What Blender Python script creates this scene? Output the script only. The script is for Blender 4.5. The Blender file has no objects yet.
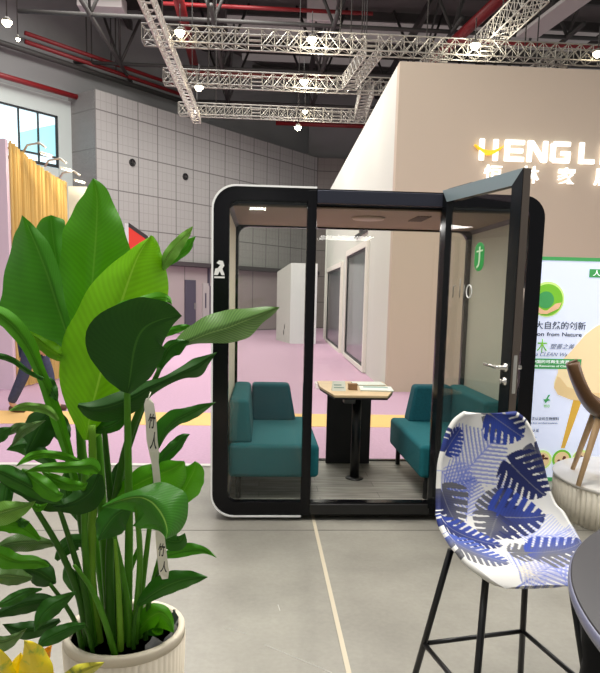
import bpy, bmesh, math, random
import numpy as np
from mathutils import Vector, Matrix
random.seed(7)
PI = math.pi
SC = bpy.context.scene
COL = SC.collection

# ------------------------------------------------------------------ camera maths (image taken as 600x673)
F, YAW, PITCH, ROLL, CY, CZ = 647.95, 0.0615, 0.13, 0.0222, 380.19, 1.5912
_fw = Vector((math.sin(YAW)*math.cos(PITCH), math.cos(YAW)*math.cos(PITCH), -math.sin(PITCH)))
_r0 = Vector((math.cos(YAW), -math.sin(YAW), 0)); _u0 = _r0.cross(_fw)
_rt = _r0*math.cos(ROLL) + _u0*math.sin(ROLL)
_up = -_r0*math.sin(ROLL) + _u0*math.cos(ROLL)
CAM = Vector((0, 0, CZ))
def at(x, y, Y):
    """world point on the vertical plane Y seen at photo pixel x, y"""
    d = _fw + _rt*((x-300)/F) + _up*((CY-y)/F)
    return CAM + d*((Y-CAM.y)/d.y)

cam = bpy.data.cameras.new('camera'); camo = bpy.data.objects.new('camera', cam); COL.objects.link(camo)
camo.matrix_world = Matrix(((_rt.x, _up.x, -_fw.x, 0), (_rt.y, _up.y, -_fw.y, 0), (_rt.z, _up.z, -_fw.z, CZ), (0, 0, 0, 1)))
cam.sensor_fit = 'HORIZONTAL'; cam.sensor_width = 36; cam.lens = F*36/600
cam.shift_y = (CY-336.5)/600; cam.clip_start = .05; cam.clip_end = 200
SC.camera = camo

# ------------------------------------------------------------------ materials
def lin(c):
    return tuple((v/255/12.92 if v/255 <= .04045 else ((v/255+.055)/1.055)**2.4) for v in c)
def mat(name, rgb, rough=.6, metal=0, noise=0, nscale=6, emit=0, spec=None, bump=0, emit_rgb=None):
    m = bpy.data.materials.new(name); m.use_nodes = True
    nt = m.node_tree; b = nt.nodes['Principled BSDF']; c = lin(rgb)+(1,)
    b.inputs['Base Color'].default_value = c
    b.inputs['Roughness'].default_value = rough; b.inputs['Metallic'].default_value = metal
    if spec is not None: b.inputs['Specular IOR Level'].default_value = spec
    if emit:
        b.inputs['Emission Color'].default_value = lin(emit_rgb or rgb)+(1,); b.inputs['Emission Strength'].default_value = emit
    if noise or bump:
        tc = nt.nodes.new('ShaderNodeTexCoord'); n = nt.nodes.new('ShaderNodeTexNoise')
        n.inputs['Scale'].default_value = nscale; n.inputs['Detail'].default_value = 6
        nt.links.new(tc.outputs['Object'], n.inputs['Vector'])
        if noise:
            r = nt.nodes.new('ShaderNodeMapRange')
            r.inputs['From Min'].default_value = .3; r.inputs['From Max'].default_value = .7
            r.inputs['To Min'].default_value = 1-noise; r.inputs['To Max'].default_value = 1+noise
            h = nt.nodes.new('ShaderNodeHueSaturation'); h.inputs['Color'].default_value = c
            nt.links.new(n.outputs['Fac'], r.inputs['Value']); nt.links.new(r.outputs['Result'], h.inputs['Value'])
            nt.links.new(h.outputs['Color'], b.inputs['Base Color'])
        if bump:
            bp = nt.nodes.new('ShaderNodeBump'); bp.inputs['Strength'].default_value = bump; bp.inputs['Distance'].default_value = .01
            nt.links.new(n.outputs['Fac'], bp.inputs['Height']); nt.links.new(bp.outputs['Normal'], b.inputs['Normal'])
    return m
def glass(name, tint=(235, 240, 238), f0=.025):
    """thin clear pane: tinted transmission plus a Schlick mirror term, the same from both sides"""
    m = bpy.data.materials.new(name); m.use_nodes = True; nt = m.node_tree; nt.nodes.clear()
    o = nt.nodes.new('ShaderNodeOutputMaterial'); t = nt.nodes.new('ShaderNodeBsdfTransparent'); g = nt.nodes.new('ShaderNodeBsdfGlossy')
    mx = nt.nodes.new('ShaderNodeMixShader'); ge = nt.nodes.new('ShaderNodeNewGeometry'); dp = nt.nodes.new('ShaderNodeVectorMath'); dp.operation = 'DOT_PRODUCT'
    def mth(op, a, b):
        q = nt.nodes.new('ShaderNodeMath'); q.operation = op
        for i, s in enumerate((a, b)):
            if s is None: continue
            if isinstance(s, (int, float)): q.inputs[i].default_value = s
            else: nt.links.new(s, q.inputs[i])
        return q.outputs[0]
    nt.links.new(ge.outputs['Normal'], dp.inputs[0]); nt.links.new(ge.outputs['Incoming'], dp.inputs[1])
    c = mth('SUBTRACT', 1.0, mth('ABSOLUTE', dp.outputs['Value'], None))
    fac = mth('ADD', mth('MULTIPLY', mth('POWER', c, 5.0), 1-f0), f0)
    t.inputs['Color'].default_value = lin(tint)+(1,); g.inputs['Roughness'].default_value = .02
    nt.links.new(fac, mx.inputs['Fac']); nt.links.new(t.outputs['BSDF'], mx.inputs[1]); nt.links.new(g.outputs['BSDF'], mx.inputs[2]); nt.links.new(mx.outputs['Shader'], o.inputs['Surface'])
    return m
def panel_mat(name, rgb, seam, w, h, rough=.5, sub=True):
    """wall panels: seams along object X (w) and Z (h)"""
    m = mat(name, rgb, rough); nt = m.node_tree; b = nt.nodes['Principled BSDF']
    tc = nt.nodes.new('ShaderNodeTexCoord'); sp = nt.nodes.new('ShaderNodeSeparateXYZ'); nt.links.new(tc.outputs['Object'], sp.inputs[0])
    def seam_mask(sock, period, width):
        a = nt.nodes.new('ShaderNodeMath'); a.operation = 'DIVIDE'; a.inputs[1].default_value = period; nt.links.new(sock, a.inputs[0])
        fr = nt.nodes.new('ShaderNodeMath'); fr.operation = 'FRACT'; nt.links.new(a.outputs[0], fr.inputs[0])
        l = nt.nodes.new('ShaderNodeMath'); l.operation = 'LESS_THAN'; l.inputs[1].default_value = width/period; nt.links.new(fr.outputs[0], l.inputs[0])
        return l.outputs[0]
    def mx(a, b_):
        q = nt.nodes.new('ShaderNodeMath'); q.operation = 'MAXIMUM'; nt.links.new(a, q.inputs[0]); nt.links.new(b_, q.inputs[1]); return q.outputs[0]
    big = mx(seam_mask(sp.outputs['X'], w, .04), seam_mask(sp.outputs['Z'], h, .04))
    mixn = nt.nodes.new('ShaderNodeMix'); mixn.data_type = 'RGBA'
    mixn.inputs[6].default_value = lin(rgb)+(1,); mixn.inputs[7].default_value = lin(seam)+(1,)
    if sub:
        sm = mx(seam_mask(sp.outputs['X'], w/4, .022), seam_mask(sp.outputs['Z'], h/4, .022))
        s2 = nt.nodes.new('ShaderNodeMath'); s2.operation = 'MULTIPLY'; s2.inputs[1].default_value = .3; nt.links.new(sm, s2.inputs[0]); big = mx(big, s2.outputs[0])
    nt.links.new(big, mixn.inputs[0]); nt.links.new(mixn.outputs[2], b.inputs['Base Color'])
    return m

def floor_mat():
    m = mat('polished_concrete', (166, 163, 155), .38); nt = m.node_tree; b = nt.nodes['Principled BSDF']
    tc = nt.nodes.new('ShaderNodeTexCoord')
    n1 = nt.nodes.new('ShaderNodeTexNoise'); n1.inputs['Scale'].default_value = 1.3; n1.inputs['Detail'].default_value = 9; n1.inputs['Roughness'].default_value = .65
    n2 = nt.nodes.new('ShaderNodeTexNoise'); n2.inputs['Scale'].default_value = 40; n2.inputs['Detail'].default_value = 4
    nt.links.new(tc.outputs['Object'], n1.inputs['Vector']); nt.links.new(tc.outputs['Object'], n2.inputs['Vector'])
    r = nt.nodes.new('ShaderNodeValToRGB'); r.color_ramp.elements[0].position = .3; r.color_ramp.elements[1].position = .72
    r.color_ramp.elements[0].color = lin((132, 128, 119))+(1,); r.color_ramp.elements[1].color = lin((164, 160, 149))+(1,)
    nt.links.new(n1.outputs['Fac'], r.inputs['Fac'])
    h = nt.nodes.new('ShaderNodeHueSaturation'); mr = nt.nodes.new('ShaderNodeMapRange')
    mr.inputs['From Min'].default_value = .3; mr.inputs['From Max'].default_value = .7; mr.inputs['To Min'].default_value = .95; mr.inputs['To Max'].default_value = 1.05
    nt.links.new(n2.outputs['Fac'], mr.inputs['Value']); nt.links.new(mr.outputs[0], h.inputs['Value']); nt.links.new(r.outputs['Color'], h.inputs['Color'])
    nt.links.new(h.outputs['Color'], b.inputs['Base Color'])
    rr = nt.nodes.new('ShaderNodeMapRange'); rr.inputs['To Min'].default_value = .3; rr.inputs['To Max'].default_value = .55
    nt.links.new(n1.outputs['Fac'], rr.inputs['Value']); nt.links.new(rr.outputs[0], b.inputs['Roughness'])
    return m
def wood_mat(name, c0, c1, scale=(1, 12, 12), rough=.5, planks=0):
    m = mat(name, c0, rough); nt = m.node_tree; b = nt.nodes['Principled BSDF']
    tc = nt.nodes.new('ShaderNodeTexCoord'); mp = nt.nodes.new('ShaderNodeMapping'); mp.inputs['Scale'].default_value = scale
    n = nt.nodes.new('ShaderNodeTexNoise'); n.inputs['Scale'].default_value = 2.5; n.inputs['Detail'].default_value = 7
    r = nt.nodes.new('ShaderNodeValToRGB'); r.color_ramp.elements[0].position = .3; r.color_ramp.elements[1].position = .7
    r.color_ramp.elements[0].color = lin(c0)+(1,); r.color_ramp.elements[1].color = lin(c1)+(1,)
    nt.links.new(tc.outputs['Object'], mp.inputs['Vector']); nt.links.new(mp.outputs[0], n.inputs['Vector']); nt.links.new(n.outputs['Fac'], r.inputs['Fac'])
    out = r.outputs['Color']
    if planks:
        br = nt.nodes.new('ShaderNodeTexBrick'); br.inputs['Scale'].default_value = 1; br.inputs['Brick Width'].default_value = .9; br.inputs['Row Height'].default_value = planks
        br.inputs['Mortar Size'].default_value = .003; br.inputs['Color1'].default_value = (1, 1, 1, 1); br.inputs['Color2'].default_value = (.72, .72, .72, 1); br.inputs['Mortar'].default_value = (.4, .4, .4, 1)
        nt.links.new(tc.outputs['Object'], br.inputs['Vector'])
        mu = nt.nodes.new('ShaderNodeMix'); mu.data_type = 'RGBA'; mu.blend_type = 'MULTIPLY'; mu.inputs[0].default_value = 1
        nt.links.new(out, mu.inputs[6]); nt.links.new(br.outputs['Color'], mu.inputs[7]); out = mu.outputs[2]
    nt.links.new(out, b.inputs['Base Color'])
    return m
def leaf_mat(name, rgb, rib, rough=.35, trans=.35, vein=.055, nveins=36):
    m = bpy.data.materials.new(name); m.use_nodes = True; nt = m.node_tree; b = nt.nodes['Principled BSDF']
    uv = nt.nodes.new('ShaderNodeUVMap'); sp = nt.nodes.new('ShaderNodeSeparateXYZ'); nt.links.new(uv.outputs[0], sp.inputs[0])
    def mth(op, a, bb, *_):
        q = nt.nodes.new('ShaderNodeMath'); q.operation = op
        for i, s in enumerate((a, bb)):
            if s is None: continue
            if isinstance(s, (int, float)): q.inputs[i].default_value = s
            else: nt.links.new(s, q.inputs[i])
        return q.outputs[0]
    av = mth('ABSOLUTE', mth('SUBTRACT', sp.outputs['Y'], .5), None)
    ph = mth('MULTIPLY', mth('SUBTRACT', sp.outputs['X'], mth('MULTIPLY', av, .28)), nveins*2*PI)
    wv = mth('MULTIPLY', mth('SINE', ph, None), vein)
    ns = nt.nodes.new('ShaderNodeTexNoise'); ns.inputs['Scale'].default_value = 9; ns.inputs['Detail'].default_value = 5
    tc = nt.nodes.new('ShaderNodeTexCoord'); nt.links.new(tc.outputs['Object'], ns.inputs['Vector'])
    val = mth('ADD', mth('ADD', wv, .72), mth('MULTIPLY', ns.outputs['Fac'], .55))
    h = nt.nodes.new('ShaderNodeHueSaturation'); h.inputs['Color'].default_value = lin(rgb)+(1,); nt.links.new(val, h.inputs['Value'])
    mid = mth('LESS_THAN', av, .014)
    mx = nt.nodes.new('ShaderNodeMix'); mx.data_type = 'RGBA'; mx.inputs[7].default_value = lin(rib)+(1,)
    nt.links.new(mth('MULTIPLY', mid, .8), mx.inputs[0]); nt.links.new(h.outputs['Color'], mx.inputs[6])
    nt.links.new(mx.outputs[2], b.inputs['Base Color']); b.inputs['Roughness'].default_value = rough+.08; b.inputs['Specular IOR Level'].default_value = .3
    bp = nt.nodes.new('ShaderNodeBump'); bp.inputs['Strength'].default_value = .35; bp.inputs['Distance'].default_value = .004
    nt.links.new(wv, bp.inputs['Height']); nt.links.new(bp.outputs['Normal'], b.inputs['Normal'])
    tr = nt.nodes.new('ShaderNodeBsdfTranslucent'); nt.links.new(mx.outputs[2], tr.inputs['Color'])
    ms = nt.nodes.new('ShaderNodeMixShader'); ms.inputs[0].default_value = trans
    nt.links.new(b.outputs[0], ms.inputs[1]); nt.links.new(tr.outputs[0], ms.inputs[2])
    nt.links.new(ms.outputs[0], nt.nodes['Material Output'].inputs['Surface'])
    return m
def croton_mat(name, c0, c1, scale):
    m = mat(name, c0, .35); nt = m.node_tree; b = nt.nodes['Principled BSDF']
    tc = nt.nodes.new('ShaderNodeTexCoord'); n = nt.nodes.new('ShaderNodeTexNoise'); n.inputs['Scale'].default_value = scale; n.inputs['Detail'].default_value = 3
    r = nt.nodes.new('ShaderNodeValToRGB'); r.color_ramp.elements[0].position = .56; r.color_ramp.elements[1].position = .72
    r.color_ramp.elements[0].color = lin(c0)+(1,); r.color_ramp.elements[1].color = lin(c1)+(1,)
    nt.links.new(tc.outputs['Object'], n.inputs['Vector']); nt.links.new(n.outputs['Fac'], r.inputs['Fac']); nt.links.new(r.outputs['Color'], b.inputs['Base Color'])
    return m
def attr_mat(name, rough=.7):
    m = mat(name, (255, 255, 255), rough); nt = m.node_tree; a = nt.nodes.new('ShaderNodeVertexColor'); a.layer_name = 'print'
    nt.links.new(a.outputs['Color'], nt.nodes['Principled BSDF'].inputs['Base Color']); return m

M = dict(
    floor=floor_mat(), seam=mat('floor_tape', (206, 194, 170), .6), joint_seam=mat('floor_joint', (120, 117, 110), .6), scratch=mat('floor_scratch', (205, 203, 196), .6),
    carpet=mat('pink_carpet', (198, 164, 186), .95, noise=.05, nscale=30, spec=.1), stripe=mat('yellow_carpet', (240, 196, 130), .95, spec=.1),
    alu=mat('aluminium_strip', (225, 222, 214), .4, .2), black=mat('black_lacquer', (6, 6, 10), .2, spec=.25), black_m=mat('black_metal', (16, 16, 17), .35),
    jet=mat('jet_panel', (8, 8, 9), .5), rail_metal_shine=mat('rail_metal_shine', (150, 166, 172), .32, .35), stile_metal=mat('stile_metal', (40, 44, 48), .25, .6), door_metal=mat('door_metal', (30, 32, 35), .2, .55), edge_metal=mat('bronze_edge', (112, 102, 94), .35, .75),
    beam=mat('beam_metal', (52, 54, 66), .3, .5), white_lip=mat('white_lip', (238, 238, 236), .4), shell=mat('pod_shell', (40, 42, 46), .5),
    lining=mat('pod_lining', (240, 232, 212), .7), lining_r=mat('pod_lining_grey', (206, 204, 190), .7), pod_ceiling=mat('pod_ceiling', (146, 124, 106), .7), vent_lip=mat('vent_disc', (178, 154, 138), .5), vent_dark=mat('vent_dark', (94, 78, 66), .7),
    pod_floor=wood_mat('grey_planks', (118, 114, 106), (176, 172, 162), (1.5, 14, 1), .45, planks=.14),
    glass=glass('clear_glass', (246, 248, 246), .028), glass_back=glass('back_glass', (249, 250, 247), .02), glass_door=glass('door_glass', (246, 246, 244), .028),
    steel=mat('brushed_steel', (214, 212, 206), .25, .9), green=mat('green_sticker', (10, 142, 58), .4, emit=.15), sticker_white=mat('sticker_white', (214, 240, 205), .5), grey_letter=mat('grey_vinyl', (130, 130, 122), .5), white_letter=mat('white_vinyl_and_reflection', (230, 230, 225), .5),
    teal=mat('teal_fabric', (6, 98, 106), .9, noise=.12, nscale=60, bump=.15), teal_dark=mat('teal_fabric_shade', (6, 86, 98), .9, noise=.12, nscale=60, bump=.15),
    table_wood=wood_mat('oak_top', (198, 170, 128), (218, 192, 150), (3, 20, 1), .45), paper=mat('paper', (226, 232, 222), .7), paper_print=mat('paper_print', (150, 176, 170), .7), kraft=mat('brown_card', (150, 118, 84), .8), grey_box=mat('grey_plastic', (70, 70, 70), .5),
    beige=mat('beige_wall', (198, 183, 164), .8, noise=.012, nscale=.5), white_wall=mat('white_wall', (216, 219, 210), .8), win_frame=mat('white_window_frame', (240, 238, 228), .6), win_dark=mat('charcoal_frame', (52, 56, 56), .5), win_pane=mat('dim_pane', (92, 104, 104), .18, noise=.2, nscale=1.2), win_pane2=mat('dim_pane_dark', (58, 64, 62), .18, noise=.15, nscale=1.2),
    letter=mat('lit_letter', (255, 252, 245), .5, emit=1.15), letter_y=mat('lit_yellow', (250, 200, 30), .5, emit=.55, emit_rgb=(255, 205, 40)),
    poster=mat('poster_face', (220, 226, 244), .5, emit=.5, emit_rgb=(208, 218, 246)), p_green=mat('poster_green', (70, 160, 90), .5, emit=.3), p_green2=mat('poster_leaf_green', (120, 190, 50), .5, emit=.35), p_lime=mat('poster_lime', (206, 232, 140), .5, emit=.4), p_text=mat('poster_ink', (40, 50, 64), .6), p_text2=mat('poster_grey_ink', (120, 128, 145), .6), p_beige=mat('poster_beige', (246, 222, 176), .5, emit=.35), p_beige2=mat('poster_cream', (232, 204, 150), .5, emit=.3), p_leg=mat('poster_yellow_leg', (226, 180, 70), .5, emit=.25), p_skin=mat('poster_skin', (238, 190, 150), .5, emit=.3), p_food=mat('poster_food', (240, 210, 160), .5, emit=.3), p_food2=mat('poster_food_dark', (110, 54, 34), .5), p_white=mat('poster_white', (250, 252, 255), .5, emit=.5),
    plinth=mat('plinth_white', (240, 232, 214), .5), plinth_top=mat('plinth_top', (244, 240, 234), .25),
    brown_shell=mat('brown_plastic', (104, 76, 52), .35), pale_wood=wood_mat('beech_leg', (196, 160, 118), (214, 180, 138), (14, 14, 2), .5),
    fabric=attr_mat('leaf_print_fabric', .75), under=mat('seat_underside', (206, 204, 196), .8),
    table_top=mat('dark_grey_top', (60, 58, 61), .5), table_edge=mat('grey_edge', (112, 114, 138), .35), cloth=mat('black_cloth', (10, 10, 11), .85),
    pot=mat('cream_pot', (226, 214, 192), .6), soil=mat('soil', (30, 24, 18), .95, noise=.3, nscale=40), liner=mat('grey_liner', (120, 122, 124), .5),
    stem=leaf_mat('stem_green', (84, 146, 34), (100, 160, 46), .4, .1, .0), stem_d=leaf_mat('stem_dark', (58, 108, 28), (74, 124, 40), .4, .05, .0), stem_y=leaf_mat('stem_lime', (124, 176, 50), (140, 190, 60), .4, .15, .0),
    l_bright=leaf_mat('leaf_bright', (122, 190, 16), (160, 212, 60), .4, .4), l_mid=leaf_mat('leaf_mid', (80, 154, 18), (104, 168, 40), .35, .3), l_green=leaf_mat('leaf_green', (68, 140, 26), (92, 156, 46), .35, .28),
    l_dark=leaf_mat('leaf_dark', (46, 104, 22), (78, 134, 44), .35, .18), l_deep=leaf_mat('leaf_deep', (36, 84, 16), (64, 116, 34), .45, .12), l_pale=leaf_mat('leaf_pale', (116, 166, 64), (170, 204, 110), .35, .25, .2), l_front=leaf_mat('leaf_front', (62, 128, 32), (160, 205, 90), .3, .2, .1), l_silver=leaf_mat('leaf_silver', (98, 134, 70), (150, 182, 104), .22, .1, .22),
    c_yellow=croton_mat('croton_yellow', (255, 228, 20), (190, 200, 30), 34), c_green=croton_mat('croton_green', (206, 200, 60), (96, 120, 34), 40), c_orange=mat('croton_orange', (224, 150, 40), .4),
    tag=mat('white_tag', (236, 232, 212), .7), ink=mat('black_ink', (24, 24, 22), .7),
    hall=panel_mat('hall_panels', (160, 158, 155), (104, 102, 100), .88, 1.26), hall_far=panel_mat('hall_panels_far', (128, 122, 116), (86, 82, 78), 1.3, 1.26), hall_up=mat('hall_upper', (138, 138, 138), .8, noise=.06, nscale=.4), hall_mid=mat('hall_recess', (104, 104, 102), .8), hall_low=panel_mat('hall_low_panels', (168, 156, 156), (110, 104, 104), 2.0, 2.6, sub=False), dark_band=mat('dark_band', (66, 60, 62), .6),
    roof=mat('roof_dark', (92, 89, 86), .9, noise=.15, nscale=.6), roof_strip=mat('roof_strip', (156, 150, 146), .8, emit=.24), steel_d=mat('dark_steel', (60, 58, 56), .6), red=mat('red_pipe', (124, 22, 26), .45), red_d=mat('red_tray', (110, 40, 34), .5), truss=mat('truss_alu', (150, 146, 138), .4, .15), truss_w=mat('truss_white', (190, 185, 176), .5),
    duct=mat('pale_duct', (190, 184, 182), .6), lamp=mat('lamp_glow', (255, 240, 205), .5, emit=30), lamp_body=mat('lamp_body', (120, 116, 106), .5),
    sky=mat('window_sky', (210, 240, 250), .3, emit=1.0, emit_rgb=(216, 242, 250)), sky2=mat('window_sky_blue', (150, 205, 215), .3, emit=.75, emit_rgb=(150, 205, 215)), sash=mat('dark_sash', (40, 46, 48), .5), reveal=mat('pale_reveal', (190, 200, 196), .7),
    curtain=mat('gold_curtain', (214, 182, 112), .85), pinkwall=mat('lilac_wall', (226, 204, 220), .8), arm=mat('lamp_arm', (200, 196, 186), .4, .3), led=mat('flood_face', (255, 246, 220), .5, emit=4),
    redsign=mat('red_banner', (226, 62, 50), .6, emit=.25), white_col=mat('white_column', (228, 230, 230), .7, emit=.12), dark_door=mat('dark_door', (78, 74, 88), .5), door_grey=mat('grey_door', (176, 170, 168), .6),
    jeans=mat('blue_jeans', (62, 68, 96), .9, noise=.15, nscale=30), shirt=mat('dark_top', (50, 52, 60), .9), skin=mat('skin', (206, 158, 128), .55), hair=mat('dark_hair', (26, 22, 20), .6), shoe=mat('brown_shoe', (86, 58, 46), .6), lips=mat('lips', (170, 100, 92), .5), eye=mat('eye_dark', (25, 20, 18), .3),
)

# ------------------------------------------------------------------ mesh helpers
class MB:
    def __init__(s): s.v = []; s.f = []; s.uv = None; s.smooth = []
    def add(s, vs, fs, smooth=False):
        n = len(s.v); s.v += [tuple(v) for v in vs]; s.f += [tuple(i+n for i in f) for f in fs]; s.smooth += [smooth]*len(fs); return s
    def box(s, a, b):
        x0, y0, z0 = a; x1, y1, z1 = b
        return s.add([(x0, y0, z0), (x1, y0, z0), (x1, y1, z0), (x0, y1, z0), (x0, y0, z1), (x1, y0, z1), (x1, y1, z1), (x0, y1, z1)],
                     [(0, 3, 2, 1), (4, 5, 6, 7), (0, 1, 5, 4), (1, 2, 6, 5), (2, 3, 7, 6), (3, 0, 4, 7)])
    def hexa(s, p):   # 8 points bottom 4 then top 4
        return s.add(p, [(0, 3, 2, 1), (4, 5, 6, 7), (0, 1, 5, 4), (1, 2, 6, 5), (2, 3, 7, 6), (3, 0, 4, 7)])
    def tube(s, pts, rad, n=10, cap=True):
        pts = [Vector(p) for p in pts]; rs = rad if isinstance(rad, (list, tuple)) else [rad]*len(pts)
        vs = []; up = None
        for i, p in enumerate(pts):
            t = (pts[min(i+1, len(pts)-1)]-pts[max(i-1, 0)]).normalized()
            if up is None: up = t.cross(Vector((0, 0, 1)) if abs(t.z) < .9 else Vector((1, 0, 0))).normalized()
            up = (up - t*up.dot(t)).normalized(); w = t.cross(up)
            vs += [p + (up*math.cos(2*PI*k/n) + w*math.sin(2*PI*k/n))*rs[i] for k in range(n)]
        fs = [(i*n+k, i*n+(k+1) % n, (i+1)*n+(k+1) % n, (i+1)*n+k) for i in range(len(pts)-1) for k in range(n)]
        if cap: fs += [tuple(range(n))[::-1], tuple((len(pts)-1)*n+k for k in range(n))]
        return s.add(vs, fs, n > 4)
    def bar(s, a, b, r): return s.tube([a, b], r*1.2, 4)
    def lathe(s, prof, n=48, c=(0, 0, 0), fl=0, nf=0):
        vs = []
        for (r, z) in prof:
            for k in range(n):
                a = 2*PI*k/n; rr = r*(1+(fl*abs(math.sin(nf*a/2)) if nf else 0)); vs.append((c[0]+rr*math.cos(a), c[1]+rr*math.sin(a), c[2]+z))
        fs = [(i*n+k, i*n+(k+1) % n, (i+1)*n+(k+1) % n, (i+1)*n+k) for i in range(len(prof)-1) for k in range(n)]
        fs += [tuple(range(n))[::-1], tuple((len(prof)-1)*n+k for k in range(n))]
        return s.add(vs, fs, True)
    def prism(s, poly, y0, y1):   # poly in (x,z), extruded along y
        n = len(poly)
        return s.add([(x, y0, z) for x, z in poly]+[(x, y1, z) for x, z in poly],
                     [tuple(range(n)), tuple(range(2*n-1, n-1, -1))]+[((i+1) % n, i, n+i, n+(i+1) % n) for i in range(n)])
    def prismz(s, poly, z0, z1):
        n = len(poly)
        return s.add([(x, y, z0) for x, y in poly]+[(x, y, z1) for x, y in poly],
                     [tuple(range(n))[::-1], tuple(range(n, 2*n))]+[(i, (i+1) % n, n+(i+1) % n, n+i) for i in range(n)])
    def ring(s, outer, inner, y0, y1):   # two loops (x,z) of equal count
        n = len(outer)
        vs = [(x, y0, z) for x, z in outer]+[(x, y0, z) for x, z in inner]+[(x, y1, z) for x, z in outer]+[(x, y1, z) for x, z in inner]
        fs = []
        for i in range(n):
            j = (i+1) % n
            fs += [(i, j, n+j, n+i), (2*n+j, 2*n+i, 3*n+i, 3*n+j), (j, i, 2*n+i, 2*n+j), (n+i, n+j, 3*n+j, 3*n+i)]
        return s.add(vs, fs)
    def build(s, name, m, parent=None, loc=None, bevel=0, smooth=None, sub=0, xf=None, seg=2):
        me = bpy.data.meshes.new(name); me.from_pydata(s.v, [], s.f); me.update()
        bm = bmesh.new(); bm.from_mesh(me); bmesh.ops.recalc_face_normals(bm, faces=bm.faces)
        if xf: bm.transform(xf)
        bm.to_mesh(me); bm.free()
        me.materials.append(m)
        sm = s.smooth if smooth is None else [smooth]*len(s.f)
        if len(sm) == len(me.polygons): me.polygons.foreach_set('use_smooth', sm)
        o = bpy.data.objects.new(name, me); COL.objects.link(o)
        if parent is not None: o.parent = parent
        if loc: o.location = loc
        if bevel:
            b = o.modifiers.new('bevel', 'BEVEL'); b.width = bevel; b.segments = seg; b.limit_method = 'ANGLE'; b.angle_limit = .7
            me.polygons.foreach_set('use_smooth', [True]*len(me.polygons))
            w = o.modifiers.new('wn', 'WEIGHTED_NORMAL'); w.keep_sharp = False
        if sub:
            q = o.modifiers.new('sub', 'SUBSURF'); q.levels = sub; q.render_levels = sub
        return o
def tag(o, label, cat, group=None):
    o['label'] = label; o['category'] = cat
    if group: o['group'] = group
    return o
def thing(name, label, cat, loc=(0, 0, 0), rz=0, group=None):
    o = bpy.data.objects.new(name, None); COL.objects.link(o); o.location = loc; o.rotation_euler = (0, 0, rz); o.empty_display_size = .1
    return tag(o, label, cat, group)
def struct(o, label=None):
    o['kind'] = 'structure'
    if label: o['label'] = label
    return o
def copy_tree(o, parent=None):
    c = o.copy(); COL.objects.link(c)
    if parent is not None: c.parent = parent
    for ch in [x for x in bpy.data.objects if x.parent == o]: copy_tree(ch, c)
    return c
def rrect(x0, z0, x1, z1, r, n=8, corners=(1, 1, 1, 1)):
    """rounded rectangle loop from lower left, counter clockwise; corners ll, lr, ur, ul"""
    pts = []
    for (cx, cz, a0, on) in ((x0, z0, PI, corners[0]), (x1, z0, 1.5*PI, corners[1]), (x1, z1, 0, corners[2]), (x0, z1, .5*PI, corners[3])):
        q = r if on else .002
        ox = cx+q if cx == x0 else cx-q; oz = cz+q if cz == z0 else cz-q
        pts += [(ox+q*math.cos(a0+PI/2*k/n), oz+q*math.sin(a0+PI/2*k/n)) for k in range(n+1)]
    return pts
def crs(P, n):
    P = np.array(P, float); out = []
    for s_ in np.linspace(0, len(P)-1-1e-6, n):
        i = int(s_); q = s_-i; a, b_, c_, d_ = P[max(i-1, 0)], P[i], P[i+1], P[min(i+2, len(P)-1)]
        out.append(.5*((2*b_)+(c_-a)*q+(2*a-5*b_+4*c_-d_)*q*q+(3*b_-a-3*c_+d_)*q**3))
    return np.array(out)
def text(body, name, m, parent, width, height, loc, bold=0.0, extrude=.004, mirror=False, rot=None, shear=0):
    """flat lettering facing -Y, its lower-left corner at loc, fitted to width x height"""
    c = bpy.data.curves.new(name, 'FONT'); c.body = body; c.extrude = 0; c.offset = bold; c.size = 1; c.shear = shear
    t = bpy.data.objects.new(name, c); COL.objects.link(t)
    bpy.context.view_layer.update()
    me = bpy.data.meshes.new_from_object(t.evaluated_get(bpy.context.evaluated_depsgraph_get()))
    bpy.data.objects.remove(t); bpy.data.curves.remove(c)
    co = np.array([v.co[:] for v in me.vertices]); mn = co.min(0); mx = co.max(0)
    for v in me.vertices:
        x = (v.co.x-mn[0])/(mx[0]-mn[0])*width
        if mirror: x = width-x
        v.co = (x, 0, (v.co.y-mn[1])/(mx[1]-mn[1])*height)
    bm = bmesh.new(); bm.from_mesh(me)
    g = bmesh.ops.extrude_face_region(bm, geom=bm.faces[:]); bmesh.ops.translate(bm, vec=(0, extrude, 0), verts=[e for e in g['geom'] if isinstance(e, bmesh.types.BMVert)])
    bmesh.ops.recalc_face_normals(bm, faces=bm.faces); bm.to_mesh(me); bm.free()
    me.name = name; me.materials.clear(); me.materials.append(m)
    o = bpy.data.objects.new(name, me); COL.objects.link(o); o.location = loc
    if parent is not None: o.parent = parent
    if rot: o.rotation_euler = rot
    return o

# ================================================================== SETTING
mb = MB().box((-14, -4, -.1), (14, 5.91, 0)); struct(mb.build('floor', M['floor']))
struct(MB().box((-14, 5.91, -.1), (14, 40, 0)).build('floor_carpet', M['carpet']))
struct(MB().box((-14, 7.78, 0), (14, 8.62, .004)).build('floor_stripe', M['stripe']))
struct(MB().box((-14, 5.88, 0), (14, 5.95, .012)).build('trim_1', M['alu']))
struct(MB().box((.383, -2, 0), (.405, 5.85, .0025)).build('trim_2', M['seam']))
struct(MB().box((-14, 4.245, 0), (.383, 4.253, .002)).box((.405, 4.245, 0), (14, 4.253, .002)).build('trim_3', M['joint_seam']))  # thin dark joint running across the concrete
mk = MB()
for a, b in (((225, 628), (246, 634)), ((265, 645), (332, 673)), ((278, 605), (280, 611))):
    def gp(q):
        d = _fw + _rt*((q[0]-300)/F) + _up*((CY-q[1])/F); return CAM + d*(-CZ/d.z)
    mk.tube([gp(a)+Vector((0, 0, .0008)), gp(b)+Vector((0, 0, .0008))], .0022, 4)
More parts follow.
